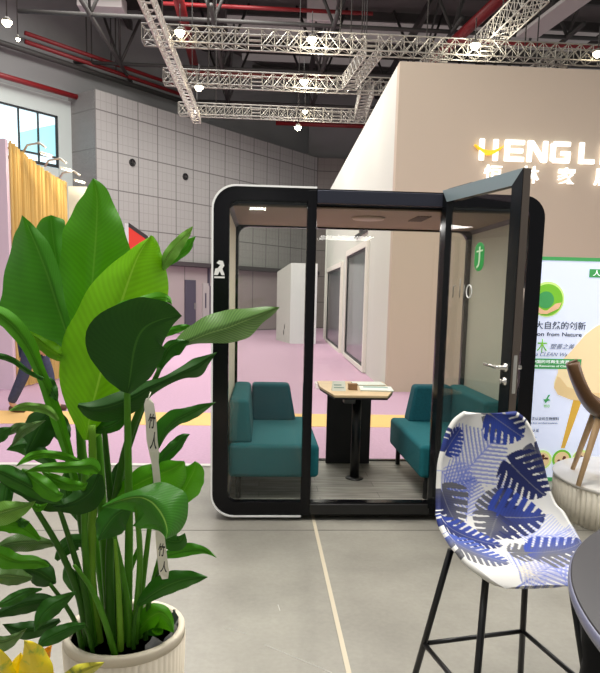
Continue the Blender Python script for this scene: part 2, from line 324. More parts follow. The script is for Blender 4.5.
struct(mk.build('floor_scratches', M['scratch']))

# big hall wall, oblique: origin A, direction e, facing n
A = Vector((-5.6, 22.8, 0)); e = Vector((.653, .757, 0)).normalized(); nrm = Vector((e.y, -e.x, 0)); angW = math.atan2(e.y, e.x)
def W(s, d, z): return A + e*s + nrm*d + Vector((0, 0, z))   # d towards the camera
def wobj(o): o.location = A; o.rotation_euler = (0, 0, angW); return o
# local frame: x along e, -y towards camera
struct(wobj(MB().box((0, 0, 2.75), (12.6, 1.5, 8.2)).build('wall_left', M['hall'])))
struct(wobj(MB().box((0, .05, 0), (12.6, 1.5, 2.62)).build('wall_left_base', M['hall_low'])))
struct(wobj(MB().box((-.02, -.25, 2.62), (12.6, 1.5, 2.78)).build('trim_4', M['dark_band'])))
struct(wobj(MB().box((-9, 1.5, 0), (0, 2, 8.2)).box((-9, 1.5, 8.2), (14, 2, 13)).build('wall_back', M['hall_up'])))
struct(MB().box((2.6, 32.3, 0), (16, 33, 8.2)).build('wall_far', M['hall_far']))
struct(MB().box((2.2, 33, 8.2), (16, 33.4, 13)).build('wall_far_upper', M['hall_up']))
struct(wobj(MB().box((-9, 1.35, 7.42), (0, 1.5, 8.0)).box((-.5, 1.35, 3.5), (0.02, 1.5, 7.42)).box((-9, 1.4, 3.5), (-.5, 1.5, 5.7)).build('trim_5', M['reveal'])))
# window in the recess
wn = struct(wobj(MB().box((-6.2, 1.38, 5.72), (-.5, 1.42, 5.82)).box((-6.2, 1.38, 7.36), (-.5, 1.42, 7.42)).box((-.58, 1.38, 5.75), (-.46, 1.42, 7.4)).build('window_3', M['sash'])))
for s0 in (-1.22, -1.9, -2.6, -3.3, -4.0): wsash = MB().box((s0-.025, 1.37, 5.75), (s0+.025, 1.42, 7.4)).build('mullion', M['sash'], wn)
MB().box((-2.6, 1.37, 6.02), (-.5, 1.42, 6.08)).build('rail', M['sash'], wn)
MB().box((-6.2, 1.44, 5.72), (-.5, 1.46, 7.4)).build('pane', M['sky'], wn)
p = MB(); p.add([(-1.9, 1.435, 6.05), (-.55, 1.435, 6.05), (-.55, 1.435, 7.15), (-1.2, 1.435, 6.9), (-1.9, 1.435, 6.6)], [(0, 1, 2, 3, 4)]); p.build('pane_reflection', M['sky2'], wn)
# doors and openings low on the hall wall
d1 = struct(wobj(MB().box((4.0, -.02, 0), (4.55, .06, 2.1)).build('door_1', M['dark_door']))); MB().box((4.45, -.05, .95), (4.5, -.02, 1.2)).build('door_handle', M['steel'], d1)
d2 = struct(wobj(MB().box((4.95, -.02, 0), (5.5, .06, 2.0)).build('door_2', M['door_grey']))); MB().box((5.05, -.03, 1.0), (5.12, -.02, 1.6)).box((5.3, -.03, .3), (5.36, -.02, 1.9)).build('door_handle', M['dark_door'], d2)
struct(wobj(MB().box((5.7, -.02, 0), (6.1, .06, 1.9)).build('door_3', M['dark_door'])))
struct(wobj(MB().box((5.25, -.03, 1.9), (5.32, .05, 2.6)).build('trim_6', M['dark_door'])))
lab = ('round black vent on the left hall wall above the plant', 'round black vent on the left hall wall nearer the pod')
for i, (s, z) in enumerate(((1.5, 6.1), (4.0, 6.0))):
    t = thing('wall_vent', lab[i], 'vent', W(s, 0, z), angW, 'round black vents on the hall wall')
    MB().lathe([(.0, 0), (.13, 0), (.13, .04), (.1, .04), (.1, .015), (0, .015)], 20).build('ring', M['black_m'], t, xf=Matrix.Rotation(PI/2, 4, 'X'))
    MB().tube([(-.1, -.02, 0), (.1, -.02, 0)], .012, 6).tube([(0, -.02, -.1), (0, -.02, .1)], .012, 6).build('grille', M['steel_d'], t)
# roof
struct(MB().box((-16, 14, 12), (18, 42, 12.3)).build('ceiling', M['roof']))
for i, (y0, y1) in enumerate(((25.3, 27.7), (29.4, 30.4))):
    struct(MB().box((-1.5 if i == 0 else -1, y0, 11.86), (17, y1, 11.96)).build('trim_%d' % (7+i), M['roof_strip']))
rb = MB()
for y in (22.8, 24.9, 28.6, 31): rb.box((-9, y-.07, 11.55), (17, y+.07, 11.85))
for x in (-5, -1.5, 2, 5.5, 9, 12.5): rb.box((x-.08, 16, 11.2), (x+.08, 33, 11.5))
struct(rb.build('ceiling_beams', M['steel_d']))
rb = MB()
for x in (-5.0, -1.5, 2, 5.5, 9):
    for y in (20, 24, 28):
        rb.tube([(x, y, 9.4), (x-.9, y+.6, 11.8)], .05, 6); rb.tube([(x, y, 9.4), (x+.9, y+.6, 11.8)], .05, 6); rb.tube([(x, y, 9.4), (x+.3, y-1.6, 11.8)], .04, 6)
    rb.tube([(x, 19, 9.4), (x, 30, 9.4)], .07, 6)
for y in (20, 24, 28): rb.tube([(-7, y, 9.4), (14, y, 9.4)], .06, 6)
struct(rb.build('ceiling_struts', M['steel_d']))

# exhibition building at the right (beige front, white side with windows)
BX, BY, BH = 2.15, 10.8, 5.33
b = MB(); b.box((BX, BY, 0), (12, BY+.2, BH)); struct(b.build('wall_right', M['beige']))
struct(MB().box((BX, BY+.2, 0), (BX+.2, 24.5, BH)).build('wall_side', M['white_wall']))
struct(MB().box((BX+.2, 24.3, 0), (12, 24.5, BH)).build('wall_rear', M['white_wall']))
def side_window(idx, y0, y1, z0, z1, split):
    w = struct(MB().ring([(y0-.14, z0-.1), (y1+.14, z0-.1), (y1+.14, z1+.14), (y0-.14, z1+.14)], [(y0, z0), (y1, z0), (y1, z1), (y0, z1)], 0, .07)
               .build('window_%d' % idx, M['win_frame'], xf=Matrix(((0, 1, 0, BX-.07), (1, 0, 0, 0), (0, 0, 1, 0), (0, 0, 0, 1)))))
    MB().box((BX-.045, y0, z0), (BX-.03, y1, z0+.05)).box((BX-.045, y0, z1-.05), (BX-.03, y1, z1)).box((BX-.045, y1-.09, z0), (BX-.03, y1, z1)).box((BX-.045, y0, z0), (BX-.03, y0+.07, z1)).build('sash', M['win_dark'], w)
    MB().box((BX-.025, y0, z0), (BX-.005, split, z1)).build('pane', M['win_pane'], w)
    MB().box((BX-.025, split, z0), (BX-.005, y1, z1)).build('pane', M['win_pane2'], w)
side_window(1, 13.5, 17.0, .12, 2.62, 15.7); side_window(2, 18.4, 23.0, .08, 2.42, 22.2)
struct(MB().box((BX-.05, 13.7, 2.95), (BX, 15.6, 3.02)).box((BX-.02, 13.9, 3.05), (BX, 15.0, 3.2)).build('trim_9', M['win_dark']))
_T = Matrix.Translation((BX, BY+.2, 0)) @ Matrix.Rotation(-.017, 4, 'Z') @ Matrix.Translation((-BX, -BY-.2, 0))
for n_ in ('wall_side', 'window_1', 'window_2', 'trim_9'): bpy.data.objects[n_].matrix_world = _T
tag(MB().box((.95, 11.0, 0), (2.05, 11.25, .1)).build('low_plinth', M['plinth_top'], bevel=.01), 'long low white plinth lying before the white wall, seen through the pod', 'plinth')
# white column far back
t = thing('display_column', 'tall white display wall block far behind the pod glass', 'display wall', (1.2, 21.5, 0))
MB().box((-.25, 0, 0), (.62, .3, 2.64)).build('front_panel', M['white_col'], t)
MB().hexa([(-.25, 0, 0), (-.25, .3, 0), (-.62, 1.9, 0), (-.66, 1.7, 0), (-.25, 0, 2.64), (-.25, .3, 2.64), (-.62, 1.9, 2.4), (-.66, 1.7, 2.4)]).build('side_panel', M['white_wall'], t)
MB().box((-.42, .62, .45), (-.40, .8, .6)).box((-.44, .7, .25), (-.42, .86, .4)).build('emblem_or_reflection', M['ink'], t)

# curtain stand on the left
struct(MB().box((-9, 10.5, 0), (-3.93, 10.6, 3.86)).build('wall_booth_left', M['pinkwall']))
n = 150; c = MB(); P0 = Vector((-3.93, 10.62, 0)); P1 = at(66, 183, 12.2); P1.z = 0
vs = []
for i in range(n+1):
    u = i/n; q = P0.lerp(P1, u); off = .05*math.sin(u*2*PI*22)+.02*math.sin(u*2*PI*37+1)
    q = q + Vector((.95, -.3, 0)).normalized()*off; top = 3.86+(at(66, 183, 12.2).z-3.86)*u-.06*math.sin(u*PI)
    vs += [(q.x, q.y, .02), (q.x, q.y, top)]
c.add(vs, [(2*i, 2*i+2, 2*i+3, 2*i+1) for i in range(n)], True)
tag(c.build('curtain', M['curtain']), 'tall pleated golden curtain behind the big plant', 'curtain')
struct(MB().box((P1.x+.02, 12.25, 0), (P1.x+.35, 12.35, 3.45)).build('wall_booth_end', M['white_wall']))
labs = ('flood lamp on curved arm over the curtain, nearest the lilac wall', 'flood lamp on curved arm over the curtain, middle one of three', 'flood lamp at the far end of the curtain, its bright face showing')
for i, (px, py, Y) in enumerate(((29, 150, 10.95), (50, 165, 11.6), (64, 177, 12.15))):
    q = at(px, py, Y); t = thing('flood_lamp', labs[i], 'lamp', q+Vector((.1, -.12, .03)), 0, 'arm lamps over the curtain')
    MB().tube([(-.18, .1, -.06), (-.1, .05, .03), (.1, 0, .06), (.22, -.05, -.02)], .018, 8).build('arm', M['arm'], t)
    MB().box((.14, -.07, -.075), (.34, .01, -.045)).build('lamp_head', M['arm'], t, bevel=.01, xf=Matrix.Rotation(.25, 4, 'Y'))
    MB().box((.16, -.062, -.08), (.32, .002, -.0755)).build('lamp_face', M['led'], t, xf=Matrix.Rotation(.25, 4, 'Y'))
# red banner stand
t = thing('banner_stand', 'white stand with a slanted red banner panel behind the plant', 'stand', (-2.75, 14, 0))
MB().box((.36, 0, 0), (.46, .08, 2.75)).box((-.12, 0, 0), (-.04, .08, 3.0)).build('post', M['white_col'], t, bevel=.005)
MB().prism([(-.04, 2.2), (.36, 2.2), (.36, 2.66), (-.04, 2.93)], 0, .04).build('banner', M['redsign'], t)
MB().prism([(-.04, 2.93), (.36, 2.66), (.36, 2.75), (-.04, 3.02)], -.01, .05).build('top_rail', M['dark_band'], t)

# ================================================================== OVERHEAD
def truss(name, label, p0, p1, size, m, group, nb, cables=(), z_top=11.99):
    t = thing(name, label, 'truss', p0, 0, group)
    p0 = Vector(p0); d = Vector(p1)-p0; L = d.length; ux = d.normalized(); s = Vector((0, 0, 1)).cross(ux).normalized(); up = ux.cross(s)
    h = size/2
    C = lambda u, a, b_: ux*u + s*a*h + up*b_*h
    for a, b_ in ((-1, -1), (1, -1), (1, 1), (-1, 1)): MB().tube([C(0, a, b_), C(L, a, b_)], .015, 6).build('chord', m, t)
    k = MB(); st = L/nb
    for i in range(nb+1):
        u = min(i*st, L)
        for q in (((-1, -1), (-1, 1)), ((1, -1), (1, 1)), ((-1, 1), (1, 1)), ((-1, -1), (1, -1))): k.bar(C(u, *q[0]), C(u, *q[1]), .0075)
        if i < nb and (i % 9 != 8):
            for side in (-1, 1):
                k.bar(C(u, side, -1), C(u+st, side, 1), .0065); k.bar(C(u, side, 1), C(u+st, side, -1), .0065)
            k.bar(C(u, -1, -1), C(u+st, 1, -1), .0065)
        elif i < nb:
            for side in (-1, 1):
                for zz in (-.4, .2): k.bar(C(u, side, zz), C(u+st, side, zz), .011)
    k.build('bracing', m, t)
    for u in cables: MB().tube([C(u, 0, 1), C(u, 0, 1)+Vector((0, 0, z_top-(p0+C(u, 0, 1)).z))], .014, 6).build('cable', M['steel_d'], t)
    return t
def onz(x, y, z):
    d = _fw + _rt*((x-300)/F) + _up*((CY-y)/F); return CAM + d*((z-CZ)/d.z)
g = 'box trusses across the hall'
TZ = [at(300, 42, 13).z, at(300, 83, 15.5).z, at(300, 114, 18.6).z]
SZ = .29
truss('box_truss', 'nearest and highest-looking of the three cross trusses', (at(143, 33, 13).x, 13, TZ[0]), (9.5, 13, TZ[0]), SZ, M['truss'], g, 48, (1.2, 3.7, 7.3))
truss('box_truss', 'middle one of the three cross trusses', (at(164, 78, 15.5).x, 15.5, TZ[1]), (9.5, 15.5, TZ[1]), SZ, M['truss'], g, 48, (1, 4.2))
truss('box_truss', 'farthest and lowest-looking of the three cross trusses', (at(179, 110, 18.6).x, 18.6, TZ[2]), (9.5, 18.6, TZ[2]), SZ, M['truss'], g, 48, (1, 5))
g = 'box trusses running away from the camera'
up_ = .30
xl = at(166, 33, 13).x
truss('box_truss', 'long pale truss running away at the left over the cross trusses', (xl, 8.5, TZ[0]-up_), (at(197, 115, 18.7).x, 18.7, TZ[2]-.22), .2, M['truss_w'], g, 36, (4, 9))
a_, b_ = at(375, 40, 13.1), at(349, 74, 15.4); truss('box_truss', 'short truss linking the near and middle cross trusses', (a_.x, 13.15, TZ[0]), (b_.x, 15.35, TZ[1]), .3, M['truss'], g, 8, (1.1,))
a_, b_ = at(368, 82, 15.6), at(360, 110, 18.5); truss('box_truss', 'short truss linking the middle and farthest cross trusses', (a_.x, 15.65, TZ[1]), (b_.x, 18.45, TZ[2]), .3, M['truss'], g, 9, (1.1,))
a_, b_ = onz(540, -10, TZ[0]+.34), onz(478, 50, TZ[0]+.34); truss('box_truss', 'brightly lit truss running away above the beige wall', a_, b_, .34, M['truss_w'], g, 9, (1.5,))
a_ = at(440, 52, 13.3); truss('box_truss', 'short truss beyond the near cross truss, its end above the beige wall top', (a_.x, 13.25, TZ[0]), (a_.x-.1, 15.3, TZ[1]), .28, M['truss'], g, 7, (1,))
a_ = at(560, 58, 13.3); truss('box_truss', 'short truss above the sign at the right edge behind the near cross truss', (a_.x, 13.25, TZ[0]), (a_.x-.2, 15.3, TZ[1]), .28, M['truss'], g, 7, (1,))
lamps = [((312, 40), 12.75, 'bright round lamp clamped to the middle of the nearest cross truss'), ((304, 82), 15.2, 'bright round lamp hanging under the middle cross truss'), ((298, 128), 18.3, 'bright round lamp hanging well below the farthest cross truss'),
         ((180, 33), 12.75, 'bright round lamp at the left end of the nearest cross truss'), ((199, 88), 15.2, 'bright round lamp at the left end of the middle cross truss'), ((475, 46), 12.7, 'bright round lamp on the nearest cross truss above the beige wall'),
         ((598, 54), 12.7, 'bright round lamp at the right edge of the photo'), ((7, 23), 13.0, 'bright round lamp at the top left corner over the window'), ((305, 112), 18.35, 'bright round lamp fixed on the farthest cross truss'), ((197, 112), 18.3, 'bright round lamp at the left end of the farthest cross truss'), ((18, 40), 14, 'tiny lamp below the top left lamp')]
for i, ((px, py), Y, lb) in enumerate(lamps):
    q = at(px, py, Y); r = .085 if i < 8 else .06
    if i == 10: r = .035
    t = thing('stage_lamp', lb, 'lamp', q, 0, 'round lamps under the roof')
    MB().lathe([(.0, .03), (r*1.05, .02), (r*.8, .07), (r*.4, .1), (0, .1)], 16).build('lamp_body', M['lamp_body'], t)
    MB().lathe([(.0, -r*.8), (r*.6, -r*.62), (r, 0), (r*1.05, .025), (0, .03)], 16).build('lamp_face', M['lamp'], t)
    MB().tube([(0, 0, .1), (0, 0, 11.9-q.z if i in (2, 7, 10) else .5)], .01, 6).build('hanger', M['steel_d'], t)
# pipes on and under the roof
def pipe(label, pts, r, m, name='red_pipe', cat='pipe', group='red pipes under the roof', hang=()):
    t = MB().tube(pts, r, 8).build(name, m); tag(t, label, cat, group)
    for h in hang: MB().tube([Vector(h), Vector((h[0], h[1], 11.9))], .022, 6).build('hanger', M['steel_d'], t)
    return t
pipe('upper of the paired red pipes along the dark left hall wall', [W(-1.75, -1.1, 9.62), W(5.4, -1.1, 9.66)], .07, M['red'], hang=[W(.5, -1.1, 9.62), W(1.5, -1.1, 9.62)])
pipe('lower of the paired red pipes along the dark left hall wall', [W(-1.75, -1.1, 9.36), W(5.4, -1.1, 9.38)], .07, M['red'], hang=[W(.7, -1.1, 9.36), W(1.7, -1.1, 9.36)])
pipe('thick red pipe above the daylight window', [W(-4.5, -1.0, 8.08), W(.5, -1.0, 8.1)], .09, M['red'])
pipe('grey cable tray under the paired red pipes', [W(-6, -1.2, 9.1), W(6.2, -1.2, 9.18)], .09, M['steel_d'], 'cable_tray', 'cable tray', None)
pipe('red pipe running away beside the long left truss', [(-2.35, 16.5, 9.6), (-2.6, 26, 9.9)], .16, M['red'])
pipe('red pipe crossing the roof at the top of the photo', [(-3, 20.5, 10.0), (3.2, 20.5, 10.0)], .06, M['red'])
pipe('dull red tray crossing behind the middle truss', [(-3, 24, 9.2), (2.4, 24, 9.2)], .09, M['red_d'])
pipe('low red pipe crossing above the far wall', [(.5, 29, 8.9), (7, 29, 8.9)], .09, M['red'])
pipe('thick red pipe running away above the beige wall', [(6.0, 17, 9.2), (5.2, 21, 8.9)], .15, M['red'])
pipe('red pipe crossing above the beige wall at right', [(5.0, 18.5, 8.6), (12, 18.5, 8.6)], .06, M['red'])
t = thing('air_duct', 'pale vertical duct hanging from the roof at the top centre', 'duct', (1.75, 21.4, 9.7))
MB().box((-.45, 0, .4), (.45, .4, 1.7)).build('duct_body', M['duct'], t, bevel=.02)
MB().ring([(-.2, -.6), (.5, -.6), (.5, .55), (-.2, .55)], [(-.14, -.54), (.44, -.54), (.44, .49), (-.14, .49)], .1, .2).build('bracket', M['steel_d'], t)
t = thing('air_duct', 'pale flat duct panel at the top edge left of the long truss', 'duct', at(104, 3, 21.6))
MB().box((-.75, -.3, -.22), (.6, .5, .25)).build('duct_body', M['duct'], t, bevel=.02)
MB().tube([(-.5, 0, .2), (-.5, 0, 3)], .03, 6).build('hanger', M['steel_d'], t); MB().tube([(.4, 0, .2), (.4, 0, 3)], .03, 6).build('hanger', M['steel_d'], t)
t = thing('air_duct', 'pale slanting duct at the top right under the roof', 'duct', at(560, 15, 17))
MB().hexa([(-.35, -1.2, -.12), (.25, -1.2, -.12), (-.05, 1.2, -.12), (-.65, 1.2, -.12), (-.35, -1.2, -.02), (.25, -1.2, -.02), (-.05, 1.2, -.02), (-.65, 1.2, -.02)]).build('duct_body', M['duct'], t, bevel=.02)
MB().tube([(-.2, 0, -.1), (-.2, 0, 2.6)], .03, 6).build('hanger', M['steel_d'], t)

# ================================================================== ILLUMINATED SIGN
YS = BY-.07
t = thing('wall_sign', 'illuminated white letter sign with a yellow smile high on the beige wall', 'sign', (3.47, YS, 3.84))
def lt(name, rects, x, slope=-.004, m='letter', polys=()):
    k = MB()
    for (a, z0, c_, z1) in rects: k.box((x+a, 0, z0), (x+c_, .05, z1))
    for pl in polys: k.prism([(x+a, z) for a, z in pl], 0, .05)
    return k.build(name, M[m], t, bevel=.012)
Hh = .34; w_ = .085
lt('letter', [(.03, 0, .115, Hh), (.26, 0, .345, Hh)], 0)
k = MB(); n = 16; th = lambda u: .012+.05*math.sin(PI*u)
top = [(-.05+.48*u, .245-.09*math.sin(PI*u)*1.0) for u in [i/n for i in range(n+1)]]
k.prism(top+[(x, z-th(i/n)*1.1) for i, (x, z) in reversed(list(enumerate(top)))], -.015, .055); k.build('smile', M['letter_y'], t)
lt('letter', [(0, 0, .085, Hh), (.07, 0, .33, .075), (.07, .135, .31, .205), (.07, .265, .33, Hh)], .45)
lt('letter', [(0, 0, .08, Hh), (.26, 0, .34, Hh)], .83, polys=[[(0, Hh), (.1, Hh), (.34, 0), (.24, 0)]])
lt('letter', [(0, .03, .085, .31), (.04, 0, .33, .075), (.04, .265, .33, Hh), (.255, .03, .335, .18), (.17, .125, .335, .19)], 1.22)
lt('letter', [(0, 0, .085, Hh), (.05, 0, .27, .075)], 1.70)
lt('letter', [(0, 0, .085, Hh)], 2.07)
lt('letter', [(0, 0, .085, Hh), (.29, 0, .375, Hh)], 2.24, polys=[[(0, Hh), (.1, Hh), (.375, 0), (.275, 0)]])
t2 = thing('wall_sign', 'row of four glowing white characters under the big letter sign', 'sign', (3.60, YS, 3.505))
for i, ch in enumerate('恒林家居'): text(ch, 'character', M['letter'], t2, .3, .27, (i*.62, 0, 0), bold=.008, extrude=.05)

# ================================================================== THE POD
D, X0, X1, Z0, Z1, DB = 4.44, -.327, 1.931, .04, 2.30, 5.74
pod = thing('office_pod', 'large black framed glass meeting pod with an open door', 'pod', (0, 0, 0))
outer = rrect(X0, Z0, X1, Z1, .15); inner = rrect(-.222, .135, 1.826, 2.215, .06)
MB().ring(outer, inner, D, D+.07).build('front_frame', M['black'], pod)
MB().box((.298, D-.004, .12), (.362, D+.07, 2.29)).build('mullion', M['black'], pod, bevel=.004)
MB().box((1.222, D-.002, .12), (1.286, D+.07, 2.23)).build('mullion', M['black'], pod, bevel=.004)
MB().box((.362, D-.012, 2.205), (1.24, D+.06, 2.292)).build('door_beam', M['beam'], pod, bevel=.006)
sill = MB().box((.362, D-.01, .05), (1.222, D+.09, .125)).build('door_sill', M['black_m'], pod, bevel=.006)
# white lip around the left bay
o2 = rrect(X0-.012, Z0-.012, X1, Z1+.012, .16); i2 = rrect(X0, Z0, X1, Z1, .15)
def clip(l): return [q for q in l]
lip_o = [q for q in o2 if q[0] < .2]; lip_i = [q for q in i2 if q[0] < .2]
ll = [(.36, Z1+.012)]+[q for q in o2[27:]]+[q for q in o2[:9]]+[(.30, Z0-.012)]; li = [(.36, Z1)]+[q for q in i2[27:]]+[q for q in i2[:9]]+[(.30, Z0)]
k = MB(); n = len(ll)
k.add([(x, D-.008, z) for x, z in ll]+[(x, D-.008, z) for x, z in li]+[(x, D+.03, z) for x, z in ll]+[(x, D+.03, z) for x, z in li],
      [f for i in range(n-1) for f in ((i, i+1, n+i+1, n+i), (i, 2*n+i, 2*n+i+1, i+1), (n+i, n+i+1, 3*n+i+1, 3*n+i), (2*n+i, 3*n+i, 3*n+i+1, 2*n+i+1))])
k.build('edge_lip', M['white_lip'], pod)
# shell: outer skin with lining
so = rrect(X0+.004, Z0+.004, X1-.004, Z1-.004, .15); si = rrect(-.235, .095, 1.839, 2.19, .07)
MB().ring(so, si, D+.07, DB-.05).build('shell', M['shell'], pod)
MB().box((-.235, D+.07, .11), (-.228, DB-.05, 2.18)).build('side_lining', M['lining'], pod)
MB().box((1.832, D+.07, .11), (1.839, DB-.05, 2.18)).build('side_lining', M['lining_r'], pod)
MB().box((-.23, D+.07, .09), (1.835, DB-.02, .115)).build('floor_panel', M['pod_floor'], pod)
MB().box((-.23, D+.07, 2.18), (1.835, DB-.05, 2.20)).build('ceiling_panel', M['pod_ceiling'], pod)
MB().ring(rrect(X0+.004, Z0+.004, X1-.004, Z1-.004, .15), rrect(-.205, .125, 1.795, 2.167, .09), DB-.05, DB).build('back_frame', M['black'], pod)
MB().box((-.21, DB-.03, .12), (1.80, DB-.024, 2.17)).build('back_glass', M['glass_back'], pod)
MB().box((-.23, D+.03, .13), (.30, D+.038, 2.22)).build('glass_pane', M['glass'], pod)
MB().box((1.285, D+.03, .13), (1.83, D+.038, 2.22)).build('glass_pane', M['glass'], pod)
v = MB().lathe([(0, 0), (.115, 0), (.125, .015), (0, .02)], 32).build('vent_disc', M['vent_lip'], pod, loc=(.79, 4.93, 2.165))
k = MB(); 
for i in range(5): k.box((-.05+.022*i, -.16, 0), (-.038+.022*i, .16, .008))
k.build('vent_grille', M['vent_dark'], pod, loc=(1.17, 4.9, 2.174))
for (x, y) in ((-.1, 4.56), (1.7, 4.56), (-.1, 5.6), (1.7, 5.6)):
    MB().lathe([(.05, 0), (.05, .012), (.02, .016), (.02, .05), (0, .05)], 16).build('foot', M['black_m'], pod, loc=(x, y, 0))
# white reflection of a sign, painted as flat shapes on the left frame
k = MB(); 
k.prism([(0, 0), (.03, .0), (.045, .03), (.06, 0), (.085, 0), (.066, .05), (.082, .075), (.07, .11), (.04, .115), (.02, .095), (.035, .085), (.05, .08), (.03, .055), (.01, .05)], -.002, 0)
k.build('emblem_or_reflection', M['white_letter'], pod, loc=(-.322, D-.001, 1.715), xf=Matrix.Diagonal((.85, 1, .85, 1)))
MB().box((-.32, D-.0025, 1.695), (-.25, D-.001, 1.706)).build('reflection_line', M['white_letter'], pod)
# door, hinged at the right post and swung out
hx, hy = 1.208, D-.012; DL = .86; da = math.atan2(-.832, .215)
door = MB()
zb, zt = .1, 2.312
door.ring([(0, zb), (DL, zb), (DL, zt), (0, zt)], [(.062, zb+.095), (DL-.095, zb+.095), (DL-.095, zt-.082), (.062, zt-.082)], 0, .05)
dx = Matrix.Translation((hx, hy, 0)) @ Matrix.Rotation(da, 4, 'Z') 
def dbuild(mb_, name, m, parent, **kw):
    o = mb_.build(name, m, parent, **kw); return o
# local door frame: x along the door from the hinge; -y is the face seen from the camera
fx = dx @ Matrix.Scale(1, 4)
dr = door.build('door', M['door_metal'], pod, bevel=.004); dr.matrix_local = fx
MB().prism([(.0, zt), (DL, zt), (DL-.094, zt-.081), (.062, zt-.081)], -.002, .001).build('top_rail', M['rail_metal_shine'], dr)  # reflected brightness put into the rail's colour, paler than the door metal
MB().prism([(DL, zt), (DL, zb), (DL-.094, zb+.09), (DL-.094, zt-.081)], -.002, .001).build('stile', M['stile_metal'], dr)
MB().box((.055, .02, zb+.09), (DL-.09, .028, zt-.075)).build('door_glass', M['glass_door'], dr)
MB().box((DL, .002, zb), (DL+.004, .048, zt)).build('door_edge', M['edge_metal'], dr)
MB().box((DL+.004, .012, 1.06), (DL+.008, .036, 1.28)).build('latch_plate', M['steel'], dr)
for s, nm in ((-1, 'door_handle'), (1, 'door_handle')):
    yy = 0 if s < 0 else .05
    k = MB(); k.lathe([(0, 0), (.026, 0), (.026, .008), (.012, .01), (.012, .05), (0, .05)], 20)
    k.v = [(DL-.045+x, yy+s*z, 1.205+y) for x, y, z in k.v]
    k.tube([(DL-.045, yy+s*.045, 1.205), (DL-.07, yy+s*.05, 1.205), (DL-.12, yy+s*.05, 1.208), (DL-.19, yy+s*.05, 1.212)], [.011, .011, .009, .008], 10)
    k.build(nm, M['steel'], dr)
    k = MB(); k.lathe([(0, 0), (.024, 0), (.024, .008), (.01, .01), (.01, .022), (0, .022)], 20); k.v = [(DL-.045+x, yy+s*z, 1.125+y) for x, y, z in k.v]
    k.tube([(DL-.045, yy+s*.03, 1.112), (DL-.045, yy+s*.03, 1.138)], .006, 6); k.build('lock_knob', M['steel'], dr)
MB().tube([(DL-.035, .075, 1.30), (DL-.035, .075, 1.66)], .009, 8).tube([(DL-.035, .05, 1.34), (DL-.035, .08, 1.34)], .006, 6).tube([(DL-.035, .05, 1.62), (DL-.035, .08, 1.62)], .006, 6).build('pull_bar', M['edge_metal'], dr)
# sticker on the door glass
sx, sz = .40, 1.765
st = MB().prism(rrect(sx, sz, sx+.10, sz+.175, .0495), .0175, .02).build('sticker', M['green'], dr)
k = MB(); sx -= .012; sz -= .018; k.prism([(sx+.06, sz+.165), (sx+.072, sz+.168), (sx+.075, sz+.08), (sx+.066, sz+.05), (sx+.045, sz+.035), (sx+.04, sz+.045), (sx+.056, sz+.058), (sx+.061, sz+.085)], .015, .0175)
k.prism([(sx+.035, sz+.133), (sx+.1, sz+.138), (sx+.1, sz+.148), (sx+.035, sz+.143)], .015, .0175); k.build('symbol', M['sticker_white'], st)
k = MB(); x = .17; z = 1.60
for a in ([(0, 0), (0, .09), (.03, .1)], [(.075, .0), (.075, .15)], [(.12, .0), (.12, .1)]):
    k.tube([(x+q[0]*1.1, .016, z+q[1]*.8) for q in a], .0035, 6)
k.build('lettering', M['grey_letter'], dr)
k = MB(); k.tube([(x+.19+.03*math.cos(q), .016, z+.04+.04*math.sin(q)) for q in [2*PI*i/20 for i in range(21)]], .004, 6); k.build('lettering', M['white_letter'], dr)
dcl = MB().box((.02, .03, zt), (.3, .07, zt+.012)).build('door_closer', M['black_m'], dr)

# ------------------------------------------------------------------ in the pod
def sofa(label, x0, x1, back_dir):
    t = thing('sofa', label, 'sofa', ((x0+x1)/2, 5.1, .115), 0, 'teal sofas in the pod')
    h = (x1-x0)/2; y0, y1 = -.57, .56
    MB().box((-h, y0, .17), (h, y1, .415)).build('seat', M['teal'], t, bevel=.035, seg=4)
    bx0, bx1 = (-h, -h+.17) if back_dir < 0 else (h-.17, h)
    MB().hexa([(bx0, y0+.06, .4), (bx1, y0+.06, .4), (bx1, y1, .4), (bx0, y1, .4), (bx0, y0+.1, .73), (bx1-(.03 if back_dir < 0 else 0), y0+.1, .72), (bx1-(.03 if back_dir < 0 else 0), y1, .72), (bx0+(.03 if back_dir > 0 else 0), y1, .72)]).build('backrest', M['teal'], t, bevel=.035, seg=4)
    ax0, ax1 = (-h+.15, h-.12) if back_dir < 0 else (-h+.12, h-.15)
    tw = .06
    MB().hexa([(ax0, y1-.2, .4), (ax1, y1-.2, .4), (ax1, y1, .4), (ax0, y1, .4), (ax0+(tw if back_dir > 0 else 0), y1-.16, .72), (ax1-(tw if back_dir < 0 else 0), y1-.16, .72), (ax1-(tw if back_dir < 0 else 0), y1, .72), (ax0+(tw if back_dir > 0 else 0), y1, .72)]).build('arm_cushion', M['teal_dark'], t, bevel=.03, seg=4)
    for sx_ in (-h+.07, h-.07):
        for sy in (y0+.07, y1-.07): MB().tube([(sx_, sy, 0), (sx_, sy, .18)], .02, 10).build('leg', M['black_m'], t)
    return t
sofa('teal sofa at the left of the pod, side-on behind the glass', -.222, .43, -1)
sofa('teal sofa at the right of the pod, partly behind the open door', 1.165, 1.826, 1)
t = thing('meeting_table', 'small oak topped table on a black post between the sofas', 'table', (.78, 5.2, .115))
poly = [(-.22, -.38), (.19, -.38), (.285, -.1), (.30, .44), (-.28, .44), (-.29, .1), (-.275, -.02)]
MB().prismz(poly, .715, .735).build('tabletop', M['table_wood'], t, bevel=.004)
MB().prismz([(x*.985, y*.985) for x, y in poly], .70, .714).build('top_rim', M['jet'], t)
MB().tube([(0, -.07, .01), (0, -.07, .70)], .038, 20).build('post', M['black_m'], t)
